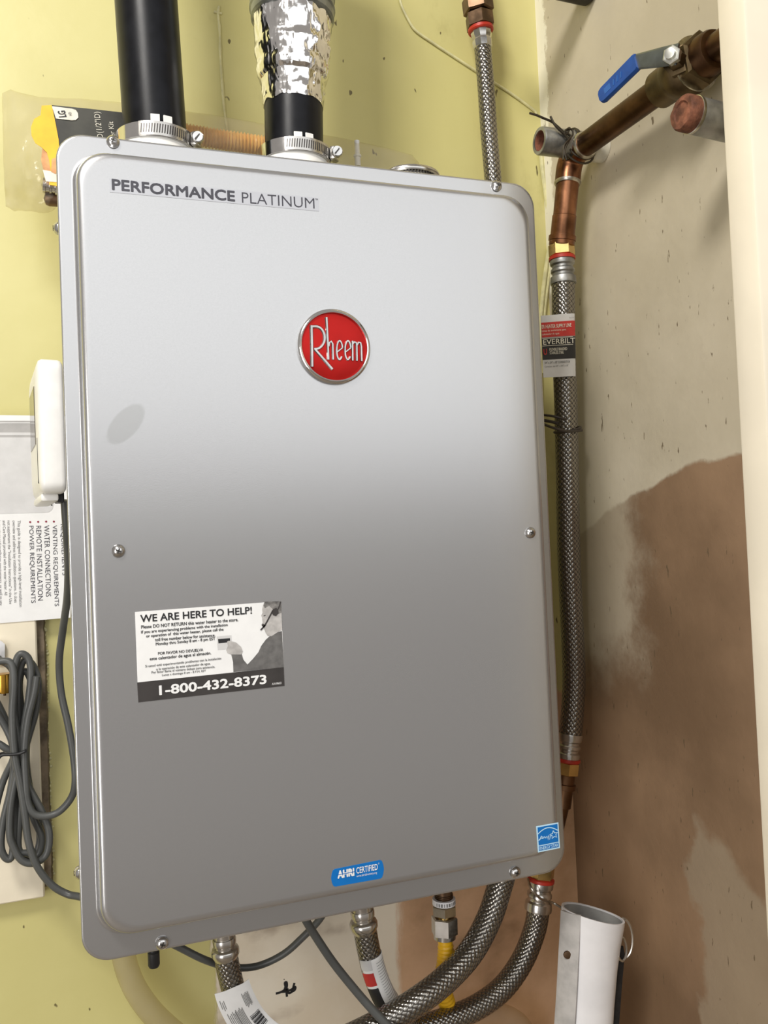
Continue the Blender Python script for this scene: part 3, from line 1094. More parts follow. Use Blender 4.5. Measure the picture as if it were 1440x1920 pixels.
path = smooth([at(x, y, YB) for x, y in ((262, 238), (340, 250), (420, 263), (500, 275), (560, 285), (600, 300))], 40)
b = NB()
tube(b, path, [0.0105 + 0.0014 * math.sin(i * 2.0) for i in range(len(path))], 18)
tag(obj('corrugated_hose', b, 'orange_tube'), 'yellow corrugated drain hose inside the clear bag', 'hose')
b = NB()
p = at(112, 352, YB - 0.02)
lathe(b, p, (-1, 0, 0.08), [(0, 0.006), (0.002, 0.0085), (0.004, 0.0085), (0.0045, 0.007), (0.007, 0.007), (0.0075, 0.0082), (0.0095, 0.0082), (0.010, 0.007), (0.013, 0.007), (0.0135, 0.0078), (0.016, 0.0078), (0.0165, 0.005), (0.018, 0.0)], 20)
tag(obj('hose_fitting', b, 'steel'), 'ridged metal hose fitting in the crumpled end of the bag', 'fitting')
b = NB()
p = at(116, 375, YB - 0.01)
lathe(b, p, (-1, 0, 0), [(0, 0.007), (0.012, 0.0075), (0.016, 0.006), (0.018, 0.0)], 16)
tag(obj('brass_fitting', b, 'old_brass'), 'small brown fitting below the ridged metal one in the bag', 'fitting')
b = NB()
p = at(671, 312, YB - 0.03)
lathe(b, p, (0, 0, 1), [(0, 0.0035), (0.010, 0.0035), (0.011, 0.0045), (0.013, 0.0045), (0.014, 0.003), (0.030, 0.003), (0.031, 0.0)], 14)
tag(obj('plug', b, 'gas_label'), 'small white plug in the bag right of the foil-wrapped pipe', 'plug')


# ================================================================== HOSES
def ferrule_prof(r, L):
    """crimped steel ferrule: three rolled ridges then a collar"""
    return [(0, r * 0.80), (0.0005, r * 0.98), (L * 0.10, r), (L * 0.2, r * 0.98), (L * 0.26, r * 0.84), (L * 0.34, r * 0.84), (L * 0.40, r * 0.96), (L * 0.50, r * 0.97), (L * 0.56, r * 0.86),
            (L * 0.64, r * 0.86), (L * 0.70, r * 1.02), (L * 0.9, r * 1.06), (L * 0.97, r * 1.04), (L, r * 0.9), (L, r * 0.6)]


def short_ferrule_prof(r, L):
    return [(0, r * 0.72), (0.0004, r * 0.88), (L * 0.12, r * 0.92), (L * 0.30, r * 0.90), (L * 0.36, r * 0.80), (L * 0.44, r * 0.80), (L * 0.5, r * 1.0), (L * 0.6, r * 1.08), (L * 0.78, r * 1.08), (L * 0.9, r * 0.98), (L, r * 0.9), (L, r * 0.6)]


def ribbon_on(bm, path, i0, i1, a0, a1, r, n=10):
    """piece of a cylinder jacket following a hose path between point i0 and i1, from angle a0 to a1 around it"""
    fr = frames(path)
    rows = []
    for i in range(i0, i1 + 1):
        t, nn, bb = fr[i]
        rows.append([bm.verts.new(path[i] + (nn * math.cos(math.radians(a0 + (a1 - a0) * k / n)) + bb * math.sin(math.radians(a0 + (a1 - a0) * k / n))) * r) for k in range(n + 1)])
    for a, b_ in zip(rows, rows[1:]):
        for k in range(n):
            bm.faces.new((a[k], a[k + 1], b_[k + 1], b_[k]))
    return bm


def px_path(pts, n=8):
    return smooth([at(*p) for p in pts], n)


# upper hose, coming down beside the heater
YA = 0.205
pa = px_path([(905, 88, YA), (911, 160, YA), (917, 250, YA), (925, 345, YA), (935, 500, YA), (950, 800, YA)])
ha = thing('braided_hose', 'braided steel hose hanging from brown brass nut above the heater', 'hose', pa[0], 'braided steel hoses')
sa = mpp(pa[0])
b = NB()
tube(b, pa, 16 * sa, 28)
obj('braid', b, 'braid_small', ha)
b = NB()
dA = (at(905, 90, YA) - at(899, 40, YA)).normalized()
f0 = at(901.5, 57, YA)
L = (at(905, 92, YA) - f0).length
lathe(b, f0, dA, [(0, 17 * sa), (L * 0.08, 20 * sa), (L * 0.35, 19 * sa), (L * 0.5, 17 * sa), (L * 0.56, 17.5 * sa), (L * 0.6, 19 * sa), (L * 0.95, 18 * sa), (L, 15 * sa)], 10)
obj('ferrule', b, 'steel', ha, 25)
b = NB()
lathe(b, f0 - dA * 4 * sa, dA, [(0, 22 * sa), (1 * sa, 24 * sa), (6 * sa, 24 * sa), (8 * sa, 22 * sa)], 28)
obj('gasket', b, 'red', ha, label='red gasket ring')
b = NB()
hexnut(b, f0 - dA * 30 * sa, dA, 27 * sa, 27 * sa, 0.3)
obj('swivel_nut', b, 'old_brass', ha, 20, label='brown brass swivel nut')
b = NB()
hexnut(b, f0 - dA * 62 * sa, dA, 30 * sa, 29 * sa, 0.1)
lathe(b, f0 - dA * 150 * sa, dA, [(0, 22 * sa), (92 * sa, 22 * sa)], 24)
obj('adapter', b, 'old_brass', ha, 20)

# long hose on the right, below the copper elbow
YH0, YH1 = 0.140, 0.165
pb = px_path([(1056, 527, YH0), (1057, 640, YH0), (1061, 760, 0.145), (1064, 900, 0.15), (1067, 1050, 0.155), (1074, 1200, 0.16), (1076, 1290, 0.163), (1069, 1385, YH1)])
hb_ = thing('braided_hose', 'long upright braided steel hose between the heater and beige wall', 'hose', pb[-1], 'braided steel hoses')
sb = mpp(pb[0])
b = NB()
tube(b, pb, 21.5 * sb, 32)
obj('braid', b, 'braid', hb_)
b = NB()
p0, p1 = at(1054, 487, YH0), at(1056.5, 534, YH0)
lathe(b, p0, p1 - p0, ferrule_prof(23 * sb, (p1 - p0).length), 32)
obj('ferrule', b, 'galv', hb_, 40)
b = NB()
lathe(b, p0, p0 - p1, [(-1.5 * sb, 21 * sb), (-1 * sb, 24.5 * sb), (4.5 * sb, 24.5 * sb), (6 * sb, 22 * sb)], 32)
obj('gasket', b, 'red', hb_, label='red gasket ring')
b = NB()
hexnut(b, p0 + (p0 - p1).normalized() * 6 * sb, p0 - p1, 24 * sb, 24 * sb, 0.0)
obj('union_nut', b, 'brass', hb_, 20, label='brass union nut')
b = NB()
sbl = mpp(at(1067, 1400, YH1))
q0, q1 = at(1064.5, 1422, YH1), at(1069.5, 1374, YH1)
lathe(b, q0, q1 - q0, ferrule_prof(22 * sbl, (q1 - q0).length), 32)
obj('ferrule', b, 'steel', hb_, 40)
b = NB()
lathe(b, q0, q0 - q1, [(-1 * sbl, 20 * sbl), (0, 23.5 * sbl), (5 * sbl, 23.5 * sbl), (7 * sbl, 21 * sbl)], 32)
obj('gasket', b, 'red', hb_, label='red gasket ring')
b = NB()
dq = (q0 - q1).normalized()
hexnut(b, q0 + dq * 6 * sbl, dq, 24 * sbl, 22.5 * sbl, 0.35)
obj('union_nut', b, 'brass', hb_, 20, label='brass union nut')
b = NB()
cpth = [q0 + dq * 29 * sbl, q0 + dq * 60 * sbl, at(1040, 1560, YH1), at(1026, 1606, 0.14)]
tube(b, smooth(cpth, 8), 15 * sbl, 20)
lathe(b, q0 + dq * 30 * sbl, dq, [(0, 17 * sbl), (16 * sbl, 17 * sbl), (17 * sbl, 20 * sbl), (26 * sbl, 20 * sbl), (27 * sbl, 16 * sbl), (60 * sbl, 15 * sbl)], 20)
obj('copper_tail', b, 'copper_dark', hb_)
# paper tag on it: flat flag that folds round the hose
YT = YH0 - 21.5 * sb - 0.0012
tl, tr_, brr, bl = at(1014, 592, YT), at(1079, 587, YT), at(1081, 705, YT), at(1019, 708, YT)


def tg(u, v, e=0.0):
    p = (bl * (1 - u) + brr * u) * (1 - v) + (tl * (1 - u) + tr_ * u) * v
    return p + V((0, (0.02 * max(0, u - 0.90)) - e, 0))


def tag_band(v0, v1, e, th=0.0005, u0=0.0, u1=1.0):
    b = NB()
    us = [u0 + (u1 - u0) * k / 14 for k in range(15)]
    loft(b, [[tg(u, v0, e), tg(u, v1, e), tg(u, v1, e - th), tg(u, v0, e - th)] for u in us])
    return b


tgo = obj('paper_tag', tag_band(0, 1, 0.0), 'paper_grey', hb_, label='paper tag with red and black bands')
obj('red_band', tag_band(0.645, 0.885, 0.0005), 'ink_red', tgo, label='red band')
obj('black_band', tag_band(0.285, 0.635, 0.0005), 'ink', tgo, label='black band')
b = NB()


def tag_text(bm, s, u0, v0, u1, h, bold=0.0):
    a_, b2 = tg(u0, v0, 0.001), tg(u1, v0, 0.001)
    a_.y = b2.y = min(a_.y, b2.y)
    text(bm, s, a_, (b2 - a_).normalized(), Z, (b2 - a_).length, h * (tl - bl).length, bold)


tag_text(b, 'ER HEATER SUPPLY LINE', 0.0, 0.785, 0.86, 0.06, 0.012)
tag_text(b, 'Línea de suministro para', 0.0, 0.725, 0.7, 0.04)
tag_text(b, 'calentador de agua', 0.0, 0.67, 0.5, 0.04)
tag_text(b, 'EVERBILT', 0.02, 0.525, 0.96, 0.085, 0.01)
tag_text(b, 'FLEXIBLE BRAIDED', 0.2, 0.42, 0.72, 0.045, 0.005)
tag_text(b, 'STAINLESS STEEL', 0.2, 0.365, 0.62, 0.045, 0.005)
for v in (0.505, 0.625):
    strip(b, [tg(u, v, 0.001) for u in (0, 0.3, 0.6, 0.9)], 0.0006)
obj('lettering', b, 'card_cream', tgo, recalc=False, flat=True)
b = NB()
tag_text(b, 'U', 0.02, 0.36, 0.12, 0.10, 0.03)
obj('red_letter', b, 'ink_red', tgo, recalc=False, flat=True)
b = NB()
tag_text(b, '3/4" x 3/4" x 18" CONNECTOR', 0.04, 0.215, 0.80, 0.04, 0.008)
tag_text(b, 'Conector de 3/4" x 3/4" x 18"', 0.04, 0.16, 0.75, 0.03)
tag_text(b, '24 in', 0.80, 0.925, 0.94, 0.02)
obj('fine_print', b, 'ink_soft', tgo, recalc=False, flat=True)

# dark tie round that hose
b = NB()
p = at(1064, 806, 0.147)
r_ = 24 * sb
ring = [p + V((math.cos(a) * r_, -math.sin(a) * r_, 0.004 * math.cos(a + 0.5))) for a in [2 * PI * k / 32 for k in range(32)]]
tube(b, ring, 0.0017, 8, ref=(0, 0, 1), closed=True)
tube(b, smooth([at(1018, 795, 0.13), at(1040, 803, 0.112), at(1066, 809, 0.118), at(1091, 807, 0.135)], 8), 0.0016, 8)
tube(b, smooth([at(1018, 778, 0.14), at(1035, 780, 0.125), at(1052, 784, 0.119), at(1062, 786, 0.120)], 8), 0.0015, 8)
tube(b, smooth([at(1018, 788, 0.14), at(1035, 791, 0.13), at(1046, 794, 0.125)], 8), 0.002, 8)
tag(obj('pipe_tie', b, 'strap_brown'), 'thin dark brown tie around the long upright braided hose', 'tie')


def lower_hose(label, pts, rpx, fer, frpx, short=True):
    """hose leaving a fitting: fer = (px, py of top, px, py of bottom)"""
    y0 = pts[0][2]
    p0, p1 = at(fer[0], fer[1], y0), at(fer[2], fer[3], y0)
    t = thing('braided_hose', label, 'hose', p0, 'braided steel hoses')
    s = mpp(p0)
    path = px_path(pts, 10)
    b = NB()
    tube(b, path, rpx * s, 30)
    obj('braid', b, 'braid', t)
    b = NB()
    lathe(b, p0, p1 - p0, (short_ferrule_prof if short else ferrule_prof)(frpx * s, (p1 - p0).length), 32)
    obj('ferrule', b, 'steel', t, 40)
    return t, path, p0, (p0 - p1).normalized(), s


def nipple(t, p0, up, s, rpx, mat='steel'):
    b = NB()
    L = max(0.006, (0.006 - p0.z) / up.z)
    lathe(b, p0 - up * 0.001, up, [(0, rpx * s), (L, rpx * s)], 24)
    obj('nipple', b, mat, t)


yC = 0.115
tC, pC, p0, up, s = lower_hose('braided steel hose with a barcode tag, leftmost under the heater', [(424, 1795, yC), (430, 1825, yC), (442, 1865, yC), (470, 1912, yC), (520, 1955, yC - 0.01), (640, 2010, yC - 0.01)], 22, (420, 1757, 424, 1797), 24)
nipple(tC, p0, up, s, 19)
i0, i1 = 15, 40
fr = frames(pC)
rows = []
for i in range(14, 42):
    t, nn, bb = fr[i]
    c = pC[i] + nn * (24 * s)
    c = c + bb * 3 * s
    rows.append((c - bb * 34 * s - nn * 6 * s, c - bb * 20 * s, c + bb * 14 * s, c + bb * 32 * s - nn * 5 * s, nn, bb))
if rows[0][0].x > rows[0][3].x:
    rows = [(r4, r3, r2, r1, nn, -bb) for r1, r2, r3, r4, nn, bb in rows]
b = NB()
loft(b, [[r1, r2, r3, r4, r4 - nn * 0.0005, r3 - nn * 0.0005, r2 - nn * 0.0005, r1 - nn * 0.0005] for r1, r2, r3, r4, nn, bb in rows])
tgC = obj('paper_tag', b, 'paper', tC, label='white paper tag with barcode')
b = NB()


def ctag(i, u, e=0.0006):
    """point on the tag: i row index (float), u across 0..1"""
    i = max(0, min(len(rows) - 1.001, i))
    k = int(i)
    f = i - k

    def one(r):
        q_ = (0, 0.21, 0.727, 1.0)
        for j in range(3):
            if u <= q_[j + 1]:
                g = (u - q_[j]) / (q_[j + 1] - q_[j])
                return r[j] * (1 - g) + r[j + 1] * g + r[4] * e
        return r[3] + r[4] * e
    return one(rows[k]) * (1 - f) + one(rows[k + 1]) * f


for k in range(13):
    i = 13 + k * 0.62
    strip(b, [ctag(i, 0.55), ctag(i, 0.72), ctag(i, 0.88)], 0.0005 + 0.0008 * ((k * 7) % 3) / 2, tgC and rows[14][4])
obj('barcode', b, 'ink', tgC, recalc=False, flat=True)
b = NB()
for u0, n_, i_a, i_b in ((0.62, 6, 4, 10), (0.06, 3, 3, 7), (0.1, 6, 8, 22), (0.30, 6, 8, 20)):
    for k in range(n_):
        u = u0 + k * 0.036
        strip(b, [ctag(i_a + j + (k * 5 % 3) * 0.4, u) for j in range(i_b - i_a - (k * 3 % 3))], 0.0005, rows[8][4])
obj('fine_print', b, 'ink_soft', tgC, recalc=False, flat=True)

yD = 0.115
tD, pD, p0, up, s = lower_hose('braided steel hose with a red and white tag, middle under the heater', [(684, 1742, yD), (691, 1780, yD), (702, 1825, yD), (720, 1868, yD), (748, 1905, yD), (810, 1960, yD + 0.01)], 22, (679, 1705, 683, 1747), 24.5)
nipple(tD, p0, up, s, 20)
sgn = 1 if frames(pD)[12][2].x > 0 else -1
b = NB()
ribbon_on(b, pD, 12, 40, -70 * sgn, 100 * sgn, 23.3 * s, 16)
tgD = obj('paper_tag', b, 'paper', tD, label='white wrapped paper tag with red patch')
tgD.modifiers.new('thickness', 'SOLIDIFY').thickness = 0.0004
for nm, i0, i1, mt in (('grey_patch', 12, 16, 'paper_grey'), ('red_patch', 17, 22, 'ink_red'), ('black_patch', 23, 33, 'ink'), ('grey_patch', 34, 39, 'paper_grey')):
    b = NB()
    ribbon_on(b, pD, i0, i1, -72 * sgn, -14 * sgn, 23.9 * s, 8)
    obj(nm, b, mt, tgD)
b = NB()
fr = frames(pD)
for k in range(22):
    f = 14 + k * 1.1
    i = int(f)
    if i >= 38:
        break
    t, nn, bb = fr[i]
    pts = []
    for j in range(9):
        a = math.radians((8 + (72 - (k * 7 % 4) * 6) * j / 8) * sgn)
        pts.append(pD[i] * (1 - (f - i)) + pD[i + 1] * (f - i) + (nn * math.cos(a) + bb * math.sin(a)) * 24.0 * s)
    strip(b, pts, 0.0004, nn)
obj('fine_print', b, 'ink_soft', tgD, recalc=False, flat=True)

yE = 0.105
tE, pE, p0, up, s = lower_hose('thick braided steel hose sweeping down to the left under the heater', [(945, 1634, yE), (937, 1662, yE), (918, 1720, yE - 0.005), (885, 1782, yE - 0.012), (840, 1832, yE - 0.02), (790, 1872, yE - 0.028), (730, 1910, yE - 0.03), (640, 1955, yE - 0.03), (540, 1990, yE - 0.03)], 23.5, (947, 1608, 944, 1636), 25)
nipple(tE, p0, up, s, 18)

yG = 0.135
tF, pF, p0, up, s = lower_hose('braided steel hose curving down from a brass nut beside the white tube', [(1010, 1705, yG), (1002, 1745, yG), (980, 1800, yG - 0.004), (945, 1850, yG - 0.008), (900, 1885, yG - 0.012), (850, 1908, yG - 0.015), (780, 1930, yG - 0.015), (700, 1945, yG - 0.01)], 21, (1014, 1652, 1008.5, 1708), 24, False)
b = NB()
lathe(b, p0, up, [(-1 * s, 22 * s), (0, 25 * s), (5 * s, 25 * s), (7 * s, 22 * s)], 32)
obj('gasket', b, 'red', tF, label='red gasket ring')
b = NB()
hexnut(b, p0 + up * 6 * s, up, 26 * s, 24 * s, 0.25)
obj('union_nut', b, 'brass', tF, 20, label='brass union nut')
b = NB()
lathe(b, p0 + up * 30 * s, up, [(0, 18 * s), (8 * s, 20 * s), (16 * s, 20 * s), (17 * s, 16 * s), (24 * s, 16 * s)], 24)
obj('copper_adapter', b, 'copper_dark', tF)
b = NB()
tube(b, smooth([at(990, 1648, yG), at(996, 1664, yG - 0.018), at(1012, 1684, yG - 0.020), (at(1035, 1692, yG - 0.01)), at(1056, 1704, yG - 0.02)], 8), 0.0014, 8)
obj('wire_loop', b, 'bright_wire', tF, label='bright wire loop')

# gas connector with yellow coated tube
yGa = 0.115
s = mpp(at(833, 1700, yGa))
gp = at(832, 1672, yGa)
gc = thing('gas_connector', 'yellow coated gas tube with steel and brass nuts under the heater', 'gas pipe', gp)
dn = (at(834, 1760, yGa) - gp).normalized()


def dpy(py):
    return (at(833, py, yGa) - gp).length


b = NB()
lathe(b, gp - dn * 0.012, dn, [(0, 16 * s), (0.012 + dpy(1688), 16 * s)], 24)
for k in range(4):
    lathe(b, gp + dn * dpy(1675 + 3.2 * k), dn, [(0, 16 * s), (0.8 * s, 17.5 * s), (1.6 * s, 16 * s)], 24)
obj('threaded_nipple', b, 'old_brass', gc)
b = NB()
hexnut(b, gp + dn * dpy(1695), dn, 19 * s, 24 * s, 0.35)
lathe(b, gp + dn * dpy(1686), dn, [(0, 18 * s), (12 * s, 19 * s)], 24)
obj('hex_fitting', b, plain('nickel_brass', (0.50, 0.44, 0.34), 0.3, 1.0), gc, 20)
b = NB()
lathe(b, gp + dn * dpy(1684), dn, [(0, 19 * s), (0.1 * s, 21.5 * s), (10 * s, 22 * s), (10.2 * s, 19 * s)], 28)
wl = obj('wrapped_label', b, 'gas_label', gc, label='white band label')
b = NB()
for k in range(9):
    a = math.radians(-60 + 13 * k)
    rot = Matrix.Rotation(a, 3, 'Z')
    box(b, gp + dn * dpy(1689.5) + rot @ V((0, -21.9 * s, 0)), ((1.2 + k % 3) * s, 0.0004, 5.5 * s), rot)
obj('print', b, 'ink_soft', wl)
b = NB()
lathe(b, gp + dn * dpy(1712), dn, [(0, 12 * s), (8 * s, 12 * s)], 20)
obj('brass_stem', b, 'brass', gc)
b = NB()
hexnut(b, gp + dn * dpy(1718), dn, 33 * s, 25 * s, 0.12)
lathe(b, gp + dn * dpy(1749), dn, [(0, 21 * s), (9 * s, 21 * s), (10 * s, 19 * s), (10.5 * s, 12 * s)], 28)
obj('flare_nut', b, 'steel', gc, 20)
path = px_path([(834, 1757, yGa), (836, 1785, yGa), (834, 1812, yGa), (828, 1840, yGa), (834, 1868, yGa + 0.01), (842, 1895, yGa + 0.015), (846, 1925, yGa + 0.015), (846, 1980, yGa + 0.015)], 22)
rad = []
for i in range(len(path)):
    rad.append((13.0 + min(3.0, i * 0.10) + (0.8 * math.sin(i * 1.05) if i > 8 else 0)) * s)
b = NB()
tube(b, path, rad, 24)
obj('coated_tube', b, 'yellow_hose', gc)

# ================================================================== COPPER LINE, VALVE, STUBS ON THE RIGHT WALL
XC = 0.566
e0 = at(1058, 330, 0.14)
XC = e0.x
ycn = lambda px, py: atx(px, py, XC)
q_far = ycn(1068, 293)
q_near = ycn(1405, 47)
zs = (q_far.z + q_near.z) / 2
pipe_dir = (q_near - q_far).normalized()
sC = mpp(e0)
cl = thing('copper_pipe', 'brown copper pipe running along the beige wall to an elbow', 'pipe', e0)
q_v0 = ycn(1242, 165)
q_v1 = ycn(1338, 97)
q_el = q_far + pipe_dir * 0.030
b = NB()
tube(b, [q_el, (q_el + q_v0) * 0.5, q_v0 - pipe_dir * 0.001], 0.0141, 28)
obj('straight_pipe', b, 'copper_dark', cl)
b = NB()
tube(b, [q_v0 + pipe_dir * (q_v1 - q_v0).length * 1.06, q_near, q_near + pipe_dir * 0.012], 0.0141, 28)
obj('straight_pipe', b, 'copper_dark', cl)
b = NB()
e_top = V((XC, e0.y, e0.z))
down = (at(1051, 385, 0.14) - at(1056, 318, 0.14)).normalized()
corner = q_far
arcp = []
lead = 0.024
A, B = corner + pipe_dir * lead, corner + down * lead
for k in range(13):
    t = k / 12
    arcp.append(A * (1 - t) ** 2 + corner * 2 * t * (1 - t) + B * t * t)
tube(b, [A + pipe_dir * 0.010] + arcp + [B + down * 0.010], [0.0158] + [0.0158] * 13 + [0.0158], 28, ref=(-1, 0, 0))
obj('elbow', b, 'copper', cl)
for c_, d_ in ((A + pipe_dir * 0.010, pipe_dir), (B + down * 0.010, down)):
    b = NB()
    lathe(b, c_ - d_ * 0.001, d_, [(0, 0.0150), (0.0006, 0.0166), (0.0025, 0.0164), (0.0045, 0.0150)], 28)
    obj('solder_ring', b, 'solder', cl, label='silver solder ring')
b = NB()
d3 = B + down * 0.010
L = (at(1053, 461, YH0) - d3).length
dd_ = (at(1053, 461, YH0) - d3).normalized()
lathe(b, d3, dd_, [(0, 0.0141), (L * 0.52, 0.0141), (L * 0.53, 0.0150), (L * 0.84, 0.0152), (L * 0.845, 0.0170), (L * 0.92, 0.0170), (L * 0.925, 0.0160), (L * 0.99, 0.0160)], 28)
obj('adapter', b, 'copper', cl)

# ball valve
bv = thing('ball_valve', 'bronze ball valve with blue lever on the copper pipe', 'valve', q_v0)
ax = pipe_dir
Lv = (q_v1 - q_v0).length
b = NB()
lathe(b, q_v0 - ax * 0.004, ax, [(0, 0.0150), (0.0005, 0.0195), (0.020, 0.0200), (0.024, 0.0215), (Lv * 0.40, 0.0245), (Lv * 0.5, 0.0265), (Lv * 0.62, 0.0262), (Lv * 0.66, 0.0235), (Lv * 0.70, 0.0225)], 32)
obj('body', b, 'bronze', bv, 40)
b = NB()
hexnut(b, q_v0 + ax * Lv * 0.66, ax, Lv * 0.20, 0.0265, 0.2)
obj('end_nut', b, 'bronze', bv, 20)
b = NB()
lathe(b, q_v0 + ax * Lv * 0.85, ax, [(0, 0.021), (Lv * 0.16, 0.020), (Lv * 0.20, 0.0185), (Lv * 0.22, 0.0150)], 28)
obj('socket', b, 'copper_dark', bv)
b = NB()
lathe(b, q_v0 - ax * 0.007, ax, [(0, 0.0145), (0.001, 0.0162), (0.003, 0.0158), (0.004, 0.0145)], 28)
obj('seam_ring', b, 'solder', bv)
b = NB()
lathe(b, q_v0 + ax * Lv * 0.655, ax, [(0, 0.0240), (0.0008, 0.0272), (0.0024, 0.0272), (0.0032, 0.024)], 32)
obj('seam_ring', b, 'solder', bv)
vc = q_v0 + ax * Lv * 0.50
nut = atx(1262, 106, XC - 0.036)
sd = (nut - vc).normalized()
b = NB()
lathe(b, vc + sd * 0.018, sd, [(0, 0.013), (0.006, 0.0125), (0.0065, 0.0145), (0.013, 0.0145), (0.0135, 0.010), ((nut - vc).length - 0.018, 0.0085)], 6)
obj('stem_packing', b, 'bronze', bv, 25)
b = NB()
hexnut(b, nut - sd * 0.001, sd, 0.0075, 0.0088, 0.2)
lathe(b, nut + sd * 0.006, sd, [(0, 0.0052), (0.005, 0.005), (0.006, 0.0)], 16)
obj('stem_nut', b, plain('pale_zinc_nut', (0.62, 0.62, 0.57), 0.35, 0.9), bv, 20)
h0 = nut - sd * 0.002 + ax * 0.006
h1 = atx(1194, 116, XC - 0.046)
h2 = atx(1130, 180, XC - 0.050)
wdir = V((0, 0, 1))
wdir = (wdir - sd * wdir.dot(sd)).normalized()


def bar(bm, pts, wds, th, widev):
    """flat bar through pts: width along widev, thickness th"""
    L = []
    for i, p in enumerate(pts):
        t = (pts[min(i + 1, len(pts) - 1)] - pts[max(0, i - 1)]).normalized()
        wv = (widev - t * widev.dot(t)).normalized() * wds[i] * 0.5
        nv = t.cross(wv).normalized() * th * 0.5
        L.append([p + wv * 0.8 + nv, p + wv + nv * 0.3, p + wv - nv * 0.3, p + wv * 0.8 - nv, p - wv * 0.8 - nv, p - wv - nv * 0.3, p - wv + nv * 0.3, p - wv * 0.8 + nv])
    return loft(bm, L)


b = NB()
bar(b, [h0, h0 * 0.6 + h1 * 0.4, h1, h1 * 0.7 + h2 * 0.3], [0.019, 0.018, 0.015, 0.013], 0.0028, wdir)
lv = obj('lever', b, 'lever', bv, 30)
b = NB()
dgp = (h2 - h1)
bar(b, [h1 + dgp * -0.02, h1 + dgp * 0.02, h1 + dgp * 0.5, h1 + dgp * 0.94, h1 + dgp * 1.02, h1 + dgp * 1.05], [0.016, 0.019, 0.0185, 0.018, 0.015, 0.008], 0.0068, wdir)
gr = obj('grip', b, 'blue_grip', lv, 40, label='blue vinyl grip')
b = NB()
gn = dgp.normalized().cross(wdir).normalized()
if gn.dot(CAMP - h1) < 0:
    gn = -gn
gw = gn.cross(dgp.normalized()).normalized()
gc_ = h1 + dgp * 0.30 + gn * 0.0036
rt = dgp.normalized()
upv = gn.cross(rt)
for k in range(3):
    box(b, gc_ + rt * (0.004 + 0.006 * k), (0.0014, 0.0006, 0.006), Matrix((rt, gn, upv)).transposed() @ Matrix.Rotation(0.35, 3, 'Y'))
box(b, h1 + dgp * 0.78 + gn * 0.0034, (0.010, 0.0006, 0.006), Matrix((rt, gn, upv)).transposed())
obj('embossing', b, plain('worn_blue_emboss', (0.03, 0.13, 0.42), 0.4), lv, flat=True)

# open stub behind the elbow
wpt = atx(1130, 278, XW)
gs = thing('galvanised_stub', 'open grey galvanised pipe stub wired to the copper elbow', 'pipe', wpt)
tip = at(1012, 264, wpt.y)
ax = (tip - wpt).normalized()
L = (tip - wpt).length
rg = 25.5 * mpp(tip)
b = NB()
lathe(b, wpt + ax * 0.0008, ax, [(0, rg), (L - 0.002, rg), (L, rg - 0.0008), (L, rg - 0.0045), (L * 0.3, rg - 0.0045)], 36)
g1 = obj('pipe', b, 'galv', gs)
b = NB()
lathe(b, wpt + ax * 0.0008, ax, [(L * 0.45, rg - 0.0046), (L * 0.46, rg - 0.005), (L * 0.46, 0.0)], 30)
lathe(b, wpt + ax * 0.0008, ax, [(L * 0.5, rg - 0.0044), (L * 0.985, rg - 0.0044), (L * 0.985, rg - 0.0052), (L * 0.5, rg - 0.0052)], 30, closed=True)
obj('rusty_bore', b, 'rust', gs)
b = NB()
lathe(b, wpt + ax * 0.0006, ax, [(0, rg + 0.0012), (L * 0.30, rg + 0.0008), (L * 0.34, rg)], 36)
obj('paint_sleeve', b, plain('white_paint_sleeve', (0.74, 0.72, 0.62), 0.5), gs, label='white painted end at the wall')

# capped stub near the door trim
wp2 = atx(1424, 246, XW)
tip2 = at(1277, 210, wp2.y)
cs_ = thing('capped_stub', 'grey galvanised pipe stub with rusty plugged end below the valve', 'pipe', wp2)
ax2 = (tip2 - wp2).normalized()
L2 = (tip2 - wp2).length
rg2 = 33.5 * mpp(tip2)
b = NB()
lathe(b, wp2 + ax2 * 0.0008, ax2, [(0, rg2), (L2 * 0.84, rg2), (L2 * 0.85, rg2 * 0.97)], 36)
obj('pipe', b, 'galv', cs_)
b = NB()
lathe(b, wp2, ax2, [(L2 * 0.83, rg2 * 1.01), (L2 * 0.84, rg2 * 1.04), (L2 * 0.865, rg2 * 1.04), (L2 * 0.87, rg2 * 0.98)], 36)
obj('rim', b, 'solder', cs_)
b = NB()
lathe(b, wp2, ax2, [(L2 * 0.86, rg2 * 1.0), (L2 * 0.97, rg2 * 0.99), (L2 * 1.0, rg2 * 0.90), (L2 * 1.005, rg2 * 0.6), (L2 * 0.99, rg2 * 0.55), (L2 * 0.99, 0.0)], 32)
for v in b.verts:
    v.co += ax2 * mnoise.noise(v.co * 160) * 0.0012
obj('rusty_plug', b, 'rust', cs_, label='rust-brown plug in the end')

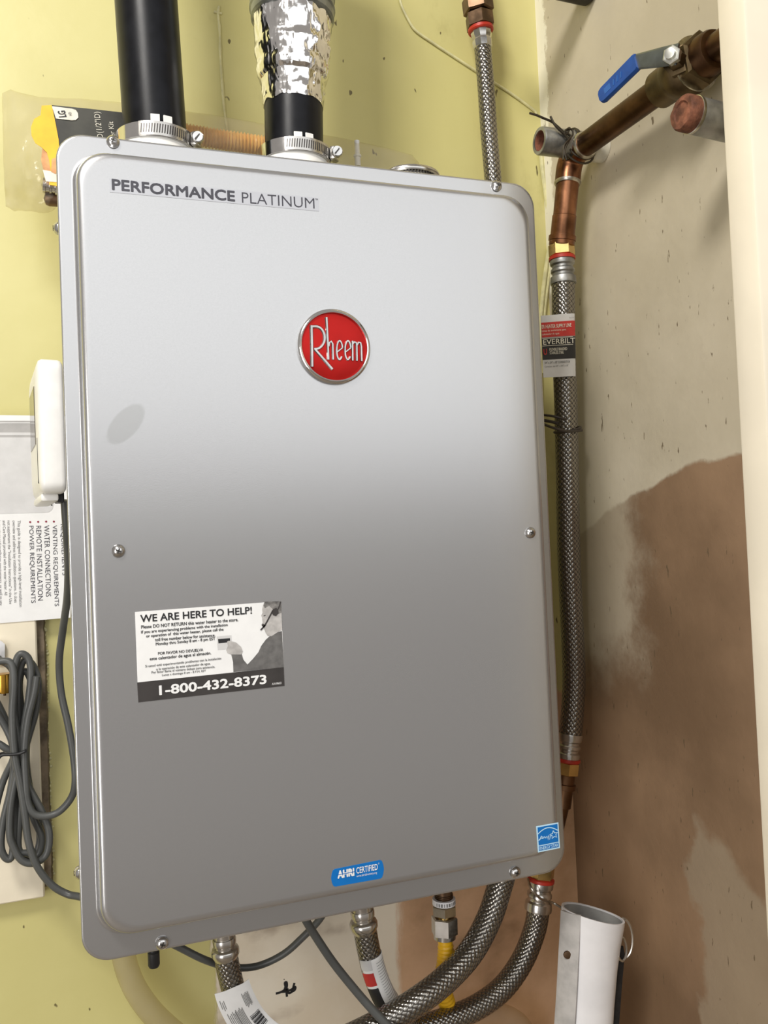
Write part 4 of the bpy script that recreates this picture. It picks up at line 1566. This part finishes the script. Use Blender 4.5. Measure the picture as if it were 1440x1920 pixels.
# tie wire: loops round stub and elbow, twisted tail
b = NB()
tc_ = wpt + ax * (L * 0.46)
u1 = V((0, -1, 0))
u2 = ax.cross(u1).normalized()
u1 = u2.cross(ax).normalized()
tube(b, [tc_ + (u1 * math.cos(a) + u2 * math.sin(a)) * (rg + 0.0016) + ax * 0.004 * math.sin(a) for a in [2 * PI * k / 28 for k in range(28)]], 0.0013, 8, ref=ax, closed=True)
tube(b, [tc_ + ax * 0.006 + (u1 * math.cos(a) + u2 * math.sin(a)) * (rg + 0.0016) - ax * 0.003 * math.sin(a) for a in [2 * PI * k / 28 for k in range(28)]], 0.0013, 8, ref=ax, closed=True)
ec = corner * 0.25 + A * 0.5 + (A + pipe_dir * 0.01) * 0.25
pn = (pipe_dir - down * 0.35).normalized()
v1 = V((-1, 0, 0))
v2 = pn.cross(v1).normalized()
tube(b, [ec + (v1 * math.cos(a) + v2 * math.sin(a)) * 0.0205 for a in [2 * PI * k / 28 for k in range(28)]], 0.0013, 8, ref=pn, closed=True)
tube(b, [ec + pn * 0.006 + (v1 * math.cos(a) + v2 * math.sin(a)) * 0.0190 for a in [2 * PI * k / 28 for k in range(28)]], 0.0012, 8, ref=pn, closed=True)
yt = tc_.y - rg - 0.003
kn = [at(x, y, yt) for x, y in ((1062, 300), (1058, 285), (1064, 268), (1070, 256), (1060, 247), (1068, 240), (1062, 252), (1054, 245), (1044, 236), (1034, 228), (1020, 222), (1006, 216), (993, 212))]
tube(b, smooth(kn, 6), 0.0014, 8)
tube(b, smooth([at(x, y, yt - 0.001) for x, y in ((1066, 262), (1058, 252), (1048, 243), (1040, 234), (1034, 222), (1032, 218))], 6), 0.0013, 8)
tube(b, smooth([at(x, y, yt - 0.001) for x, y in ((1056, 300), (1057, 275), (1066, 262), (1074, 252), (1072, 243), (1062, 243), (1058, 252), (1068, 260))], 6), 0.0012, 8)
tag(obj('tie_wire', b, 'tie_wire'), 'twisted dark wire tying the copper elbow to the open stub', 'wire')

# dark pipe end at the top, behind
b = NB()
dp0 = atx(1110, -4, XW)
dpr = thing('dark_pipe', 'dark pipe sticking out of the beige wall at the top edge', 'pipe', dp0)
b = NB()
rdp = 0.019
dpa = V((-1, 0, 0.02))
p_ = dp0 + Z * rdp * 0.55
lathe(b, p_, dpa, [(0, rdp * 0.75), (0.004, rdp * 0.98), (0.010, rdp), (0.13, rdp), (0.131, rdp * 0.9)], 28)
obj('pipe', b, 'dark_pipe', dpr)
b = NB()
lathe(b, p_ + dpa * 0.055, dpa, [(0, rdp), (0.001, rdp + 0.002), (0.012, rdp + 0.002), (0.013, rdp)], 28)
obj('pipe_band', b, 'old_brass', dpr)

# ================================================================== CONTROLLER AND CABLE
ct = at(97, 676, 0.03)
cb = at(99, 926, 0.03)
ctl = thing('wall_controller', 'white plastic remote controller clipped to the left side of the heater', 'controller', cb)
hgt_ = ct.z - cb.z
rotc = Matrix.Rotation(math.radians(5.8), 3, 'Z')
xr_ = -0.0035
cpos = V((xr_ - 0.0135, 0.075, (ct.z + cb.z) / 2))


def cl_(v):
    return cpos + rotc @ V(v)


b = NB()


def yz_loop(x, hy, hz, r, n=7):
    out = []
    for cy, cz, a0 in ((hy - r, hz - r, 0), (-hy + r, hz - r, 90), (-hy + r, -hz + r, 180), (hy - r, -hz + r, 270)):
        for k in range(n + 1):
            a = math.radians(a0 + 90 * k / n)
            out.append(cl_((x, cy + r * math.cos(a), cz + r * math.sin(a))))
    return out


hz = hgt_ / 2
hy = 0.058
loft(b, [yz_loop(0.0112, hy - 0.003, hz - 0.003, 0.008), yz_loop(0.0095, hy - 0.0008, hz - 0.0008, 0.010), yz_loop(0.007, hy, hz, 0.010), yz_loop(-0.006, hy, hz, 0.010), yz_loop(-0.0085, hy - 0.0012, hz - 0.0012, 0.010), yz_loop(-0.0100, hy - 0.005, hz - 0.005, 0.008), yz_loop(-0.0112, hy - 0.014, hz - 0.012, 0.006), yz_loop(-0.0112, hy - 0.016, hz - 0.014, 0.005)])
obj('casing', b, 'white', ctl, 50)
b = NB()
box(b, cl_((-0.0114, 0.0, 0.012)), (0.0008, 0.066, 0.052), rotc, 0.0002, 1)
obj('display', b, 'screen', ctl, label='dark display window')
b = NB()
box(b, cl_((-0.0104, -0.046, -0.030)), (0.0016, 0.0012, 0.040), rotc)
obj('flap_gap', b, 'ink', ctl)
b = NB()
box(b, cl_((-0.002, 0.004, -hz - 0.003)), (0.015, hy * 1.7, 0.007), rotc, 0.0022)
obj('lower_cover', b, 'white', ctl)
b = NB()
box(b, cl_((0.008, -0.02, -hz - 0.002)), (0.006, 0.03, 0.010), rotc, 0.001)
obj('cable_entry', b, 'black', ctl)

RC = 0.0037
YK = 0.195
kc = thing('control_cable', 'grey control cable hanging in a tied coil left of the heater', 'cable', at(60, 1400, YK))
b = NB()
lead = [(121, 938, 0.06), (125, 1000, 0.07), (128, 1060, 0.09), (126, 1120, 0.12), (118, 1180, 0.15), (111, 1240, 0.17), (115, 1300, 0.18), (128, 1360, 0.18), (138, 1420, 0.18), (141, 1465, 0.18), (134, 1495, 0.185),
        (112, 1521, 0.188), (88, 1530, 0.188), (64, 1526, 0.188), (52, 1505, 0.188), (48, 1470, 0.188), (46, 1410, 0.19), (52, 1350, 0.19), (64, 1300, 0.19), (69, 1268, 0.19)]
tube(b, px_path(lead, 6), RC, 14)
obj('upper_lead', b, 'cable', kc)
# bundled loops: pinched at the tie, open above and below
loops_px = [
    [(38, 1412), (26, 1330), (24, 1270), (32, 1234), (42, 1226), (54, 1236), (58, 1262), (54, 1310), (44, 1370), (40, 1412), (52, 1470), (78, 1520), (92, 1560), (88, 1600), (66, 1618), (42, 1614), (26, 1590), (18, 1560), (22, 1500), (34, 1440)],
    [(44, 1414), (36, 1350), (34, 1300), (36, 1262), (46, 1238), (62, 1248), (72, 1280), (68, 1330), (54, 1380), (46, 1414), (46, 1470), (62, 1530), (78, 1570), (72, 1602), (52, 1600), (34, 1588), (40, 1500)],
    [(32, 1414), (14, 1370), (-10, 1330), (-30, 1300), (-40, 1340), (-24, 1380), (6, 1400), (26, 1420), (20, 1480), (6, 1540), (2, 1586), (10, 1608), (22, 1606), (26, 1560), (28, 1480)],
    [(48, 1412), (44, 1370), (40, 1330), (36, 1290), (40, 1262), (52, 1262), (60, 1290), (58, 1340), (50, 1390), (50, 1440), (60, 1500), (72, 1540), (74, 1580), (60, 1612), (38, 1606), (30, 1580), (36, 1500), (44, 1440)],
    [(28, 1412), (10, 1350), (-16, 1296), (-30, 1250), (-20, 1232), (4, 1240), (22, 1254), (34, 1290), (36, 1350), (34, 1412), (24, 1470), (10, 1530), (-4, 1570), (-10, 1530), (4, 1470), (22, 1430)],
]
for i, lp in enumerate(loops_px):
    dy = (0.0, 0.008, 0.006, 0.014, 0.015)[i]
    b = NB()
    pts = [at(x, y, YK + dy * (0.6 if abs(y - 1412) < 30 else 1.0)) for x, y in lp]
    tube(b, smooth(pts + pts[:1], 6)[:-1], RC, 14, closed=True)
    obj('coil_loop', b, 'cable', kc)
b = NB()
tail = [(-6, 1240, YK), (20, 1243, YK - 0.002), (26, 1280, YK - 0.006), (23, 1340, YK - 0.008), (27, 1412, YK - 0.008), (38, 1470, YK - 0.008), (47, 1530, YK - 0.008), (54, 1580, YK - 0.008), (70, 1625, YK - 0.008), (98, 1660, YK - 0.008), (128, 1677, YK - 0.01), (158, 1684, YK - 0.02), (230, 1715, 0.15),
        (290, 1752, 0.13), (340, 1778, 0.13), (385, 1800, 0.13), (430, 1813, 0.14), (480, 1812, 0.14), (530, 1790, 0.13), (568, 1757, 0.12), (600, 1723, 0.11), (618, 1690, 0.10)]
tube(b, px_path(tail, 6), RC, 14)
obj('lower_lead', b, 'cable', kc)
b = NB()
tt = smooth([at(x, y, YK - 0.012) for x, y in ((-4, 1423), (4, 1416), (20, 1415), (36, 1413), (48, 1408))], 8) + smooth([at(x, y, YK + 0.021) for x, y in ((52, 1404), (30, 1408), (0, 1414), (-4, 1420))], 6)
tube(b, tt, 0.0016, 8, closed=True)
tag(obj('cable_tie', b, 'black'), 'black twist tie around the waist of the grey cable coil', 'tie')
b = NB()
tube(b, px_path([(560, 1700, 0.075), (575, 1728, 0.075), (592, 1756, 0.075), (625, 1805, 0.072), (665, 1855, 0.068), (700, 1895, 0.062), (740, 1935, 0.055), (800, 1990, 0.05)], 8), 0.0043, 14)
tag(obj('power_cord', b, 'cable'), 'grey power cord hanging diagonally under the middle of the heater', 'cable')

# ================================================================== LEFT WALL ITEMS
YBD = 0.232
bl_ = at(86, 1684, YBD)
br_t = at(68, 1140, YBD)
xrb = (at(70, 1200, YBD).x + at(82, 1660, YBD).x) / 2
zb0, zb1 = at(40, 1690, YBD).z, at(40, 1040, YBD).z
bd = thing('mounting_board', 'cream painted board on the yellow wall behind the cable coil', 'board', (xrb - 0.1, YBD, zb0))
b = NB()
box(b, (xrb - 0.125, (YBD + YW) / 2, (zb0 + zb1) / 2), (0.25, YW - YBD, zb1 - zb0), bev=0.0015, seg=1)
obj('board', b, 'cream_board', bd)
b = NB()
ep = [V((xrb + 0.0045, YW - 0.004, zb0 + 0.008 + (zb1 - zb0 - 0.02) * k / 60)) for k in range(61)]
L = []
for p in ep:
    wv = 0.0040 + 0.0012 * mnoise.noise(p * 130)
    L.append([p + V((-0.0045, 0.004, 0)), p + V((-0.0045, -0.0055, 0)), p + V((wv * 0.6, -0.0045, 0)), p + V((wv, 0.004, 0))])
loft(b, L)  # uneven grey-brown strip along the right side of the board
obj('rough_edge', b, 'dark_edge', bd, label='rough grey-brown edge strip')
b = NB()
for k in range(70):
    z_ = zb0 + 0.004 + (zb1 - zb0 - 0.01) * (k + random.random() * 0.7) / 70
    r_ = 0.0008 + 0.0012 * random.random()
    lathe(b, (xrb + 0.0088 + random.uniform(-0.0012, 0.0012), YW - 0.0002, z_), (0, -1, 0), [(0, r_), (r_ * 0.6, r_ * 0.8), (r_, 0.0)], 7)
obj('paint_bead', b, 'painted_wire', bd)['kind'] = 'stuff'
# bright latch plate and brass fitting at the frame's edge
b = NB()
slab(b, [at(x, y, YBD - 0.006) for x, y in ((-34, 1246), (-10, 1243), (9, 1236), (9, 1208), (2, 1202), (-6, 1200), (-34, 1204))], NY, 0.005)
lt = obj('latch_plate', b, plain('brushed_chrome', (0.85, 0.85, 0.86), 0.45, 0.7))
tag(lt, 'bright metal latch plate on the cream board at the left edge', 'latch')
b = NB()
lathe(b, at(-2, 1234, YBD - 0.0062), NY, [(0, 0.003), (0.0008, 0.003), (0.0012, 0.0)], 14)
obj('hole', b, 'ink', lt)
b = NB()
p = at(6, 1263, YBD - 0.016)
lathe(b, p, (0, 0, -1), [(0, 0.0085), (0.001, 0.0095), (0.018, 0.0095), (0.020, 0.0088), (0.0205, 0.0)], 24)
bf = obj('brass_bushing', b, 'gold_fitting')
tag(bf, 'gold coloured brass bushing on the cream board beside the cable coil', 'fitting')
b = NB()
lathe(b, p + V((0.001, -0.002, -0.020)), (0, 0, -1), [(0, 0.0016), (0.003, 0.0014), (0.0034, 0.0)], 10)
lathe(b, p + V((0, 0.009, -0.010)), (0, 1, 0), [(0, 0.003), (0.0065, 0.003)], 10)
obj('pin', b, 'old_brass', bf)

# printed guide sheet
YS = YBD - 0.0012
gs_c = [at(-30, 1171, YS), at(132, 1158, YS), at(136, 780, YS), at(-30, 778, YS)]
b = NB()
slab(b, gs_c, NY, 0.0008)
sheet = obj('guide_sheet', b, 'paper')
tag(sheet, 'white printed instruction sheet turned sideways behind the white controller', 'paper')
b = NB()
yp = YS - 0.0003
rc = [at(x, y, yp) for x, y in ((-30, 820), (103, 820), (101, 945), (98, 955), (92, 960), (84, 961), (-30, 964))]
b.faces.new([b.verts.new(p) for p in rc])
obj('printed_panel', b, 'paper_grey', sheet, recalc=False, flat=True)
b = NB()
b.faces.new([b.verts.new(at(x, y, yp)) for x, y in ((-30, 789), (103, 789), (103, 820), (-30, 820))])
obj('printed_band', b, 'paper_mid', sheet, recalc=False, flat=True)
b = NB()
for y0, y1 in ((791.5, 794), (811, 816)):
    b.faces.new([b.verts.new(at(x, y, yp - 0.0002)) for x, y in ((-30, y0), (103, y0), (103, y1), (-30, y1))])
obj('printed_line', b, 'paper_grey', sheet, recalc=False, flat=True)


def down_text(bm, s, p0, p1, hpx, bold=0.0):
    a_, b_ = at(*p0, yp), at(*p1, yp)
    r_ = (b_ - a_).normalized()
    text(bm, s, a_, r_, NY.cross(r_), (b_ - a_).length, hpx * mpp(a_), bold)


b = NB()
down_text(b, 'REQUIREMENTS', (112, 983), (115.5, 1079), 9)
down_text(b, 'VENTING REQUIREMENTS', (97, 985), (101, 1137), 9)
down_text(b, 'WATER CONNECTIONS', (82.5, 985), (86, 1119), 9)
down_text(b, 'REMOTE INSTALLATION', (67.5, 986), (71, 1126), 9)
down_text(b, 'POWER REQUIREMENTS', (53, 986), (57, 1131), 9)
obj('lettering', b, 'ink_grey', sheet, recalc=False, flat=True)
b = NB()
for s_, x0 in (('This guide is designed to provide a high-level installation', 30), ('overview and address key installation questions. It does', 20.5), ('not supplement the "Installation Instructions" in the Use', 11), ('and Care Manual provided with the water heater. All', 2), ('instructions and installation requirements, as well as any', -7)):
    down_text(b, s_, (x0 + 1, 976), (x0 + 4.5, 976 + 2.75 * len(s_)), 6.8)
obj('fine_print', b, 'ink_soft', sheet, recalc=False, flat=True)
b = NB()
for x_, y_ in ((56.5, 979), (71.5, 978.5), (86.5, 978), (101, 978)):
    c_ = at(x_, y_, yp)
    b.faces.new([b.verts.new(c_ + V((math.cos(a) * 0.0011, 0, math.sin(a) * 0.0011))) for a in [2 * PI * k / 12 for k in range(12)]])
obj('bullet', b, 'ink_maroon', sheet, recalc=False, flat=True)
b = NB()
c_ = at(97, 947, yp - 0.0002)
b.faces.new([b.verts.new(c_ + V((math.cos(a) * 0.0009, 0, math.sin(a) * 0.0009))) for a in [2 * PI * k / 12 for k in range(12)]])
obj('printed_dot', b, 'ink', sheet, recalc=False, flat=True)

# ================================================================== WIRES ON THE BACK WALL
b = NB()
tube(b, smooth([at(x, y, YW - 0.0022) for x, y in ((746, -20), (752, 8), (764, 34), (779, 57), (810, 79), (840, 99), (888, 130), (930, 157), (965, 180), (1000, 206), (1006, 214))], 6), 0.0018, 8)
tag(obj('painted_wire', b, 'painted_wire'), 'pale wire slanting down the yellow wall from the top edge', 'wire')
b = NB()
tube(b, smooth([at(x, y, YW - 0.0035) for x, y in ((1014, 284), (1017, 320), (1024, 370), (1031, 420), (1031, 455), (1024, 500), (1017, 560), (1012, 640), (1014, 760))], 6), 0.0030, 8)
tube(b, smooth([at(x, y, YW - 0.0035) for x, y in ((1019, 284), (1023, 330), (1029, 375), (1037, 430), (1033, 480), (1026, 540), (1020, 600), (1018, 700))], 6), 0.0022, 8)
tag(obj('painted_cable', b, 'painted_wire'), 'yellow painted cable pair running down the corner beside the copper elbow', 'cable')

# clear tube looping under the heater
b = NB()
yv = 0.215
pth = px_path([(226, 1690, yv), (228, 1750, yv), (236, 1810, yv), (262, 1868, yv), (312, 1925, yv), (400, 1985, yv), (560, 2020, yv), (720, 2000, yv), (830, 1935, yv), (900, 1905, yv), (950, 1905, yv), (985, 1935, yv), (1000, 2000, yv)], 8)
loops = []
ro = 0.0125
for i, (p, (t, n_, b_)) in enumerate(zip(pth, frames(pth))):
    loops.append([p + (n_ * math.cos(2 * PI * k / 20) + b_ * math.sin(2 * PI * k / 20)) * ro for k in range(20)])
loft(b, loops, False, False)
tag(obj('drain_tube', b, 'clear_tube'), 'wide clear plastic tube looping below the heater against the wall', 'tube')

# ================================================================== WHITE VINYL TUBE IN THE CORNER
yw_ = 0.055
wc = at(1112, 1712, yw_)
swt = mpp(wc)
rw = 56 * swt
wt = thing('vinyl_tube', 'white vinyl tube standing in the lower right corner, open at top', 'tube', (wc.x, wc.y, ZF))
axw = (at(1100, 1900, yw_) - wc).normalized()
axw = V((axw.x, 0.0, axw.z)).normalized()
Lw = (wc.z - ZF) / -axw.z
b = NB()
N_ = 48


def wring(d, r, tilt=0.0):
    c = wc + axw * d
    out = []
    for k in range(N_):
        a = 2 * PI * k / N_
        r2 = r * (1 + 0.05 * math.cos(2 * a + 0.6))
        p = c + V((math.cos(a) * r2, math.sin(a) * r2 * 0.92, 0))
        p.z += tilt * math.cos(a) * r
        out.append(p)
    return out


stn = [(0.0, 1.0), (0.004, 1.0), (0.03, 0.93), (0.06, 0.88), (0.10, 0.86), (0.16, 0.86), (0.4, 0.88), (Lw - 0.002, 0.88)]
outer = [wring(d, rw * k, -0.32 * max(0, 1 - d / 0.08)) for d, k in stn]
inner = [wring(d, rw * k - 0.0022, -0.32 * max(0, 1 - d / 0.08)) for d, k in stn[:5]]
loft(b, inner[::-1] + outer, False, True)
obj('shell', b, ['vinyl'], wt, 60)
b = NB()
lin = [wring(d, rw * k - 0.0030, -0.32 * max(0, 1 - d / 0.08)) for d, k in stn[:6]]
loft(b, [[p + axw * 0.0015 for p in L_] for L_ in lin], False, True)
obj('lining', b, 'vinyl_in', wt, 60, label='dull grey inside')
b = NB()                                           # overlapping seam flap on the left
L = []
for d in (0.0, 0.03, 0.08, 0.2, 0.5, 0.9):
    c = wc + axw * d
    tz = 0.32 * rw * max(0, 1 - d / 0.08)
    row = []
    for a, r2 in ((math.radians(215), rw * 1.02), (math.radians(196), rw * 1.12), (math.radians(180), rw * 1.20), (math.radians(176), rw * 1.22), (math.radians(178), rw * 1.16), (math.radians(196), rw * 1.06), (math.radians(215), rw * 0.97)):
        row.append(c + V((math.cos(a) * r2 * 0.97, math.sin(a) * r2 * 0.92, tz * 0.9)))
    L.append(row)
loft(b, L)
obj('seam_flap', b, plain('greyed_vinyl', (0.46, 0.44, 0.42), 0.5), wt, 50, label='greyed overlapping seam')
b = NB()
c = wc + axw * 0.034
sp = c + V((math.cos(math.radians(196)) * rw * 1.12, math.sin(math.radians(196)) * rw * 1.06 * 0.92, 0))
lathe(b, sp, V((-0.5, -1, 0)), [(0, 0.0045), (0.0012, 0.004), (0.0018, 0.0)], 16)
obj('snap_button', b, 'old_brass', wt)
b = NB()
L2_ = []
for px_, py_, wpx in ((1166, 1776, 9), (1164, 1792, 20), (1158, 1840, 24), (1153, 1900, 25), (1146, 2000, 25), (1120, 2300, 25)):
    q_ = at(px_, py_, yw_ - 0.012)
    h_ = wpx * swt * 0.5
    L2_.append([q_ + V((-h_, 0.002, 0)), q_ + V((-h_, -0.001, 0)), q_ + V((h_, 0.001, 0)), q_ + V((h_, 0.0035, 0))])
loft(b, L2_)
obj('strap', b, 'web', wt, label='black webbing strap')
b = NB()
c = at(1168, 1752, yw_ - 0.004)
tube(b, [c + V((0.0095 * math.sin(a), -0.004 * math.sin(a), 0.022 * math.cos(a) - 0.004)) for a in [PI * k / 16 for k in range(17)]], 0.0016, 8)
c = at(1164, 1778, yw_ - 0.014)
tube(b, [c + V((0.006 * math.cos(a), -0.002, 0.013 * math.sin(a))) for a in [2 * PI * k / 20 for k in range(20)]], 0.0014, 8, ref=(0, -1, 0), closed=True)
obj('strap_ring', b, 'steel', wt)

for o in bpy.data.objects:
    if o.name.startswith('fine_print'):
        o['kind'] = 'stuff'
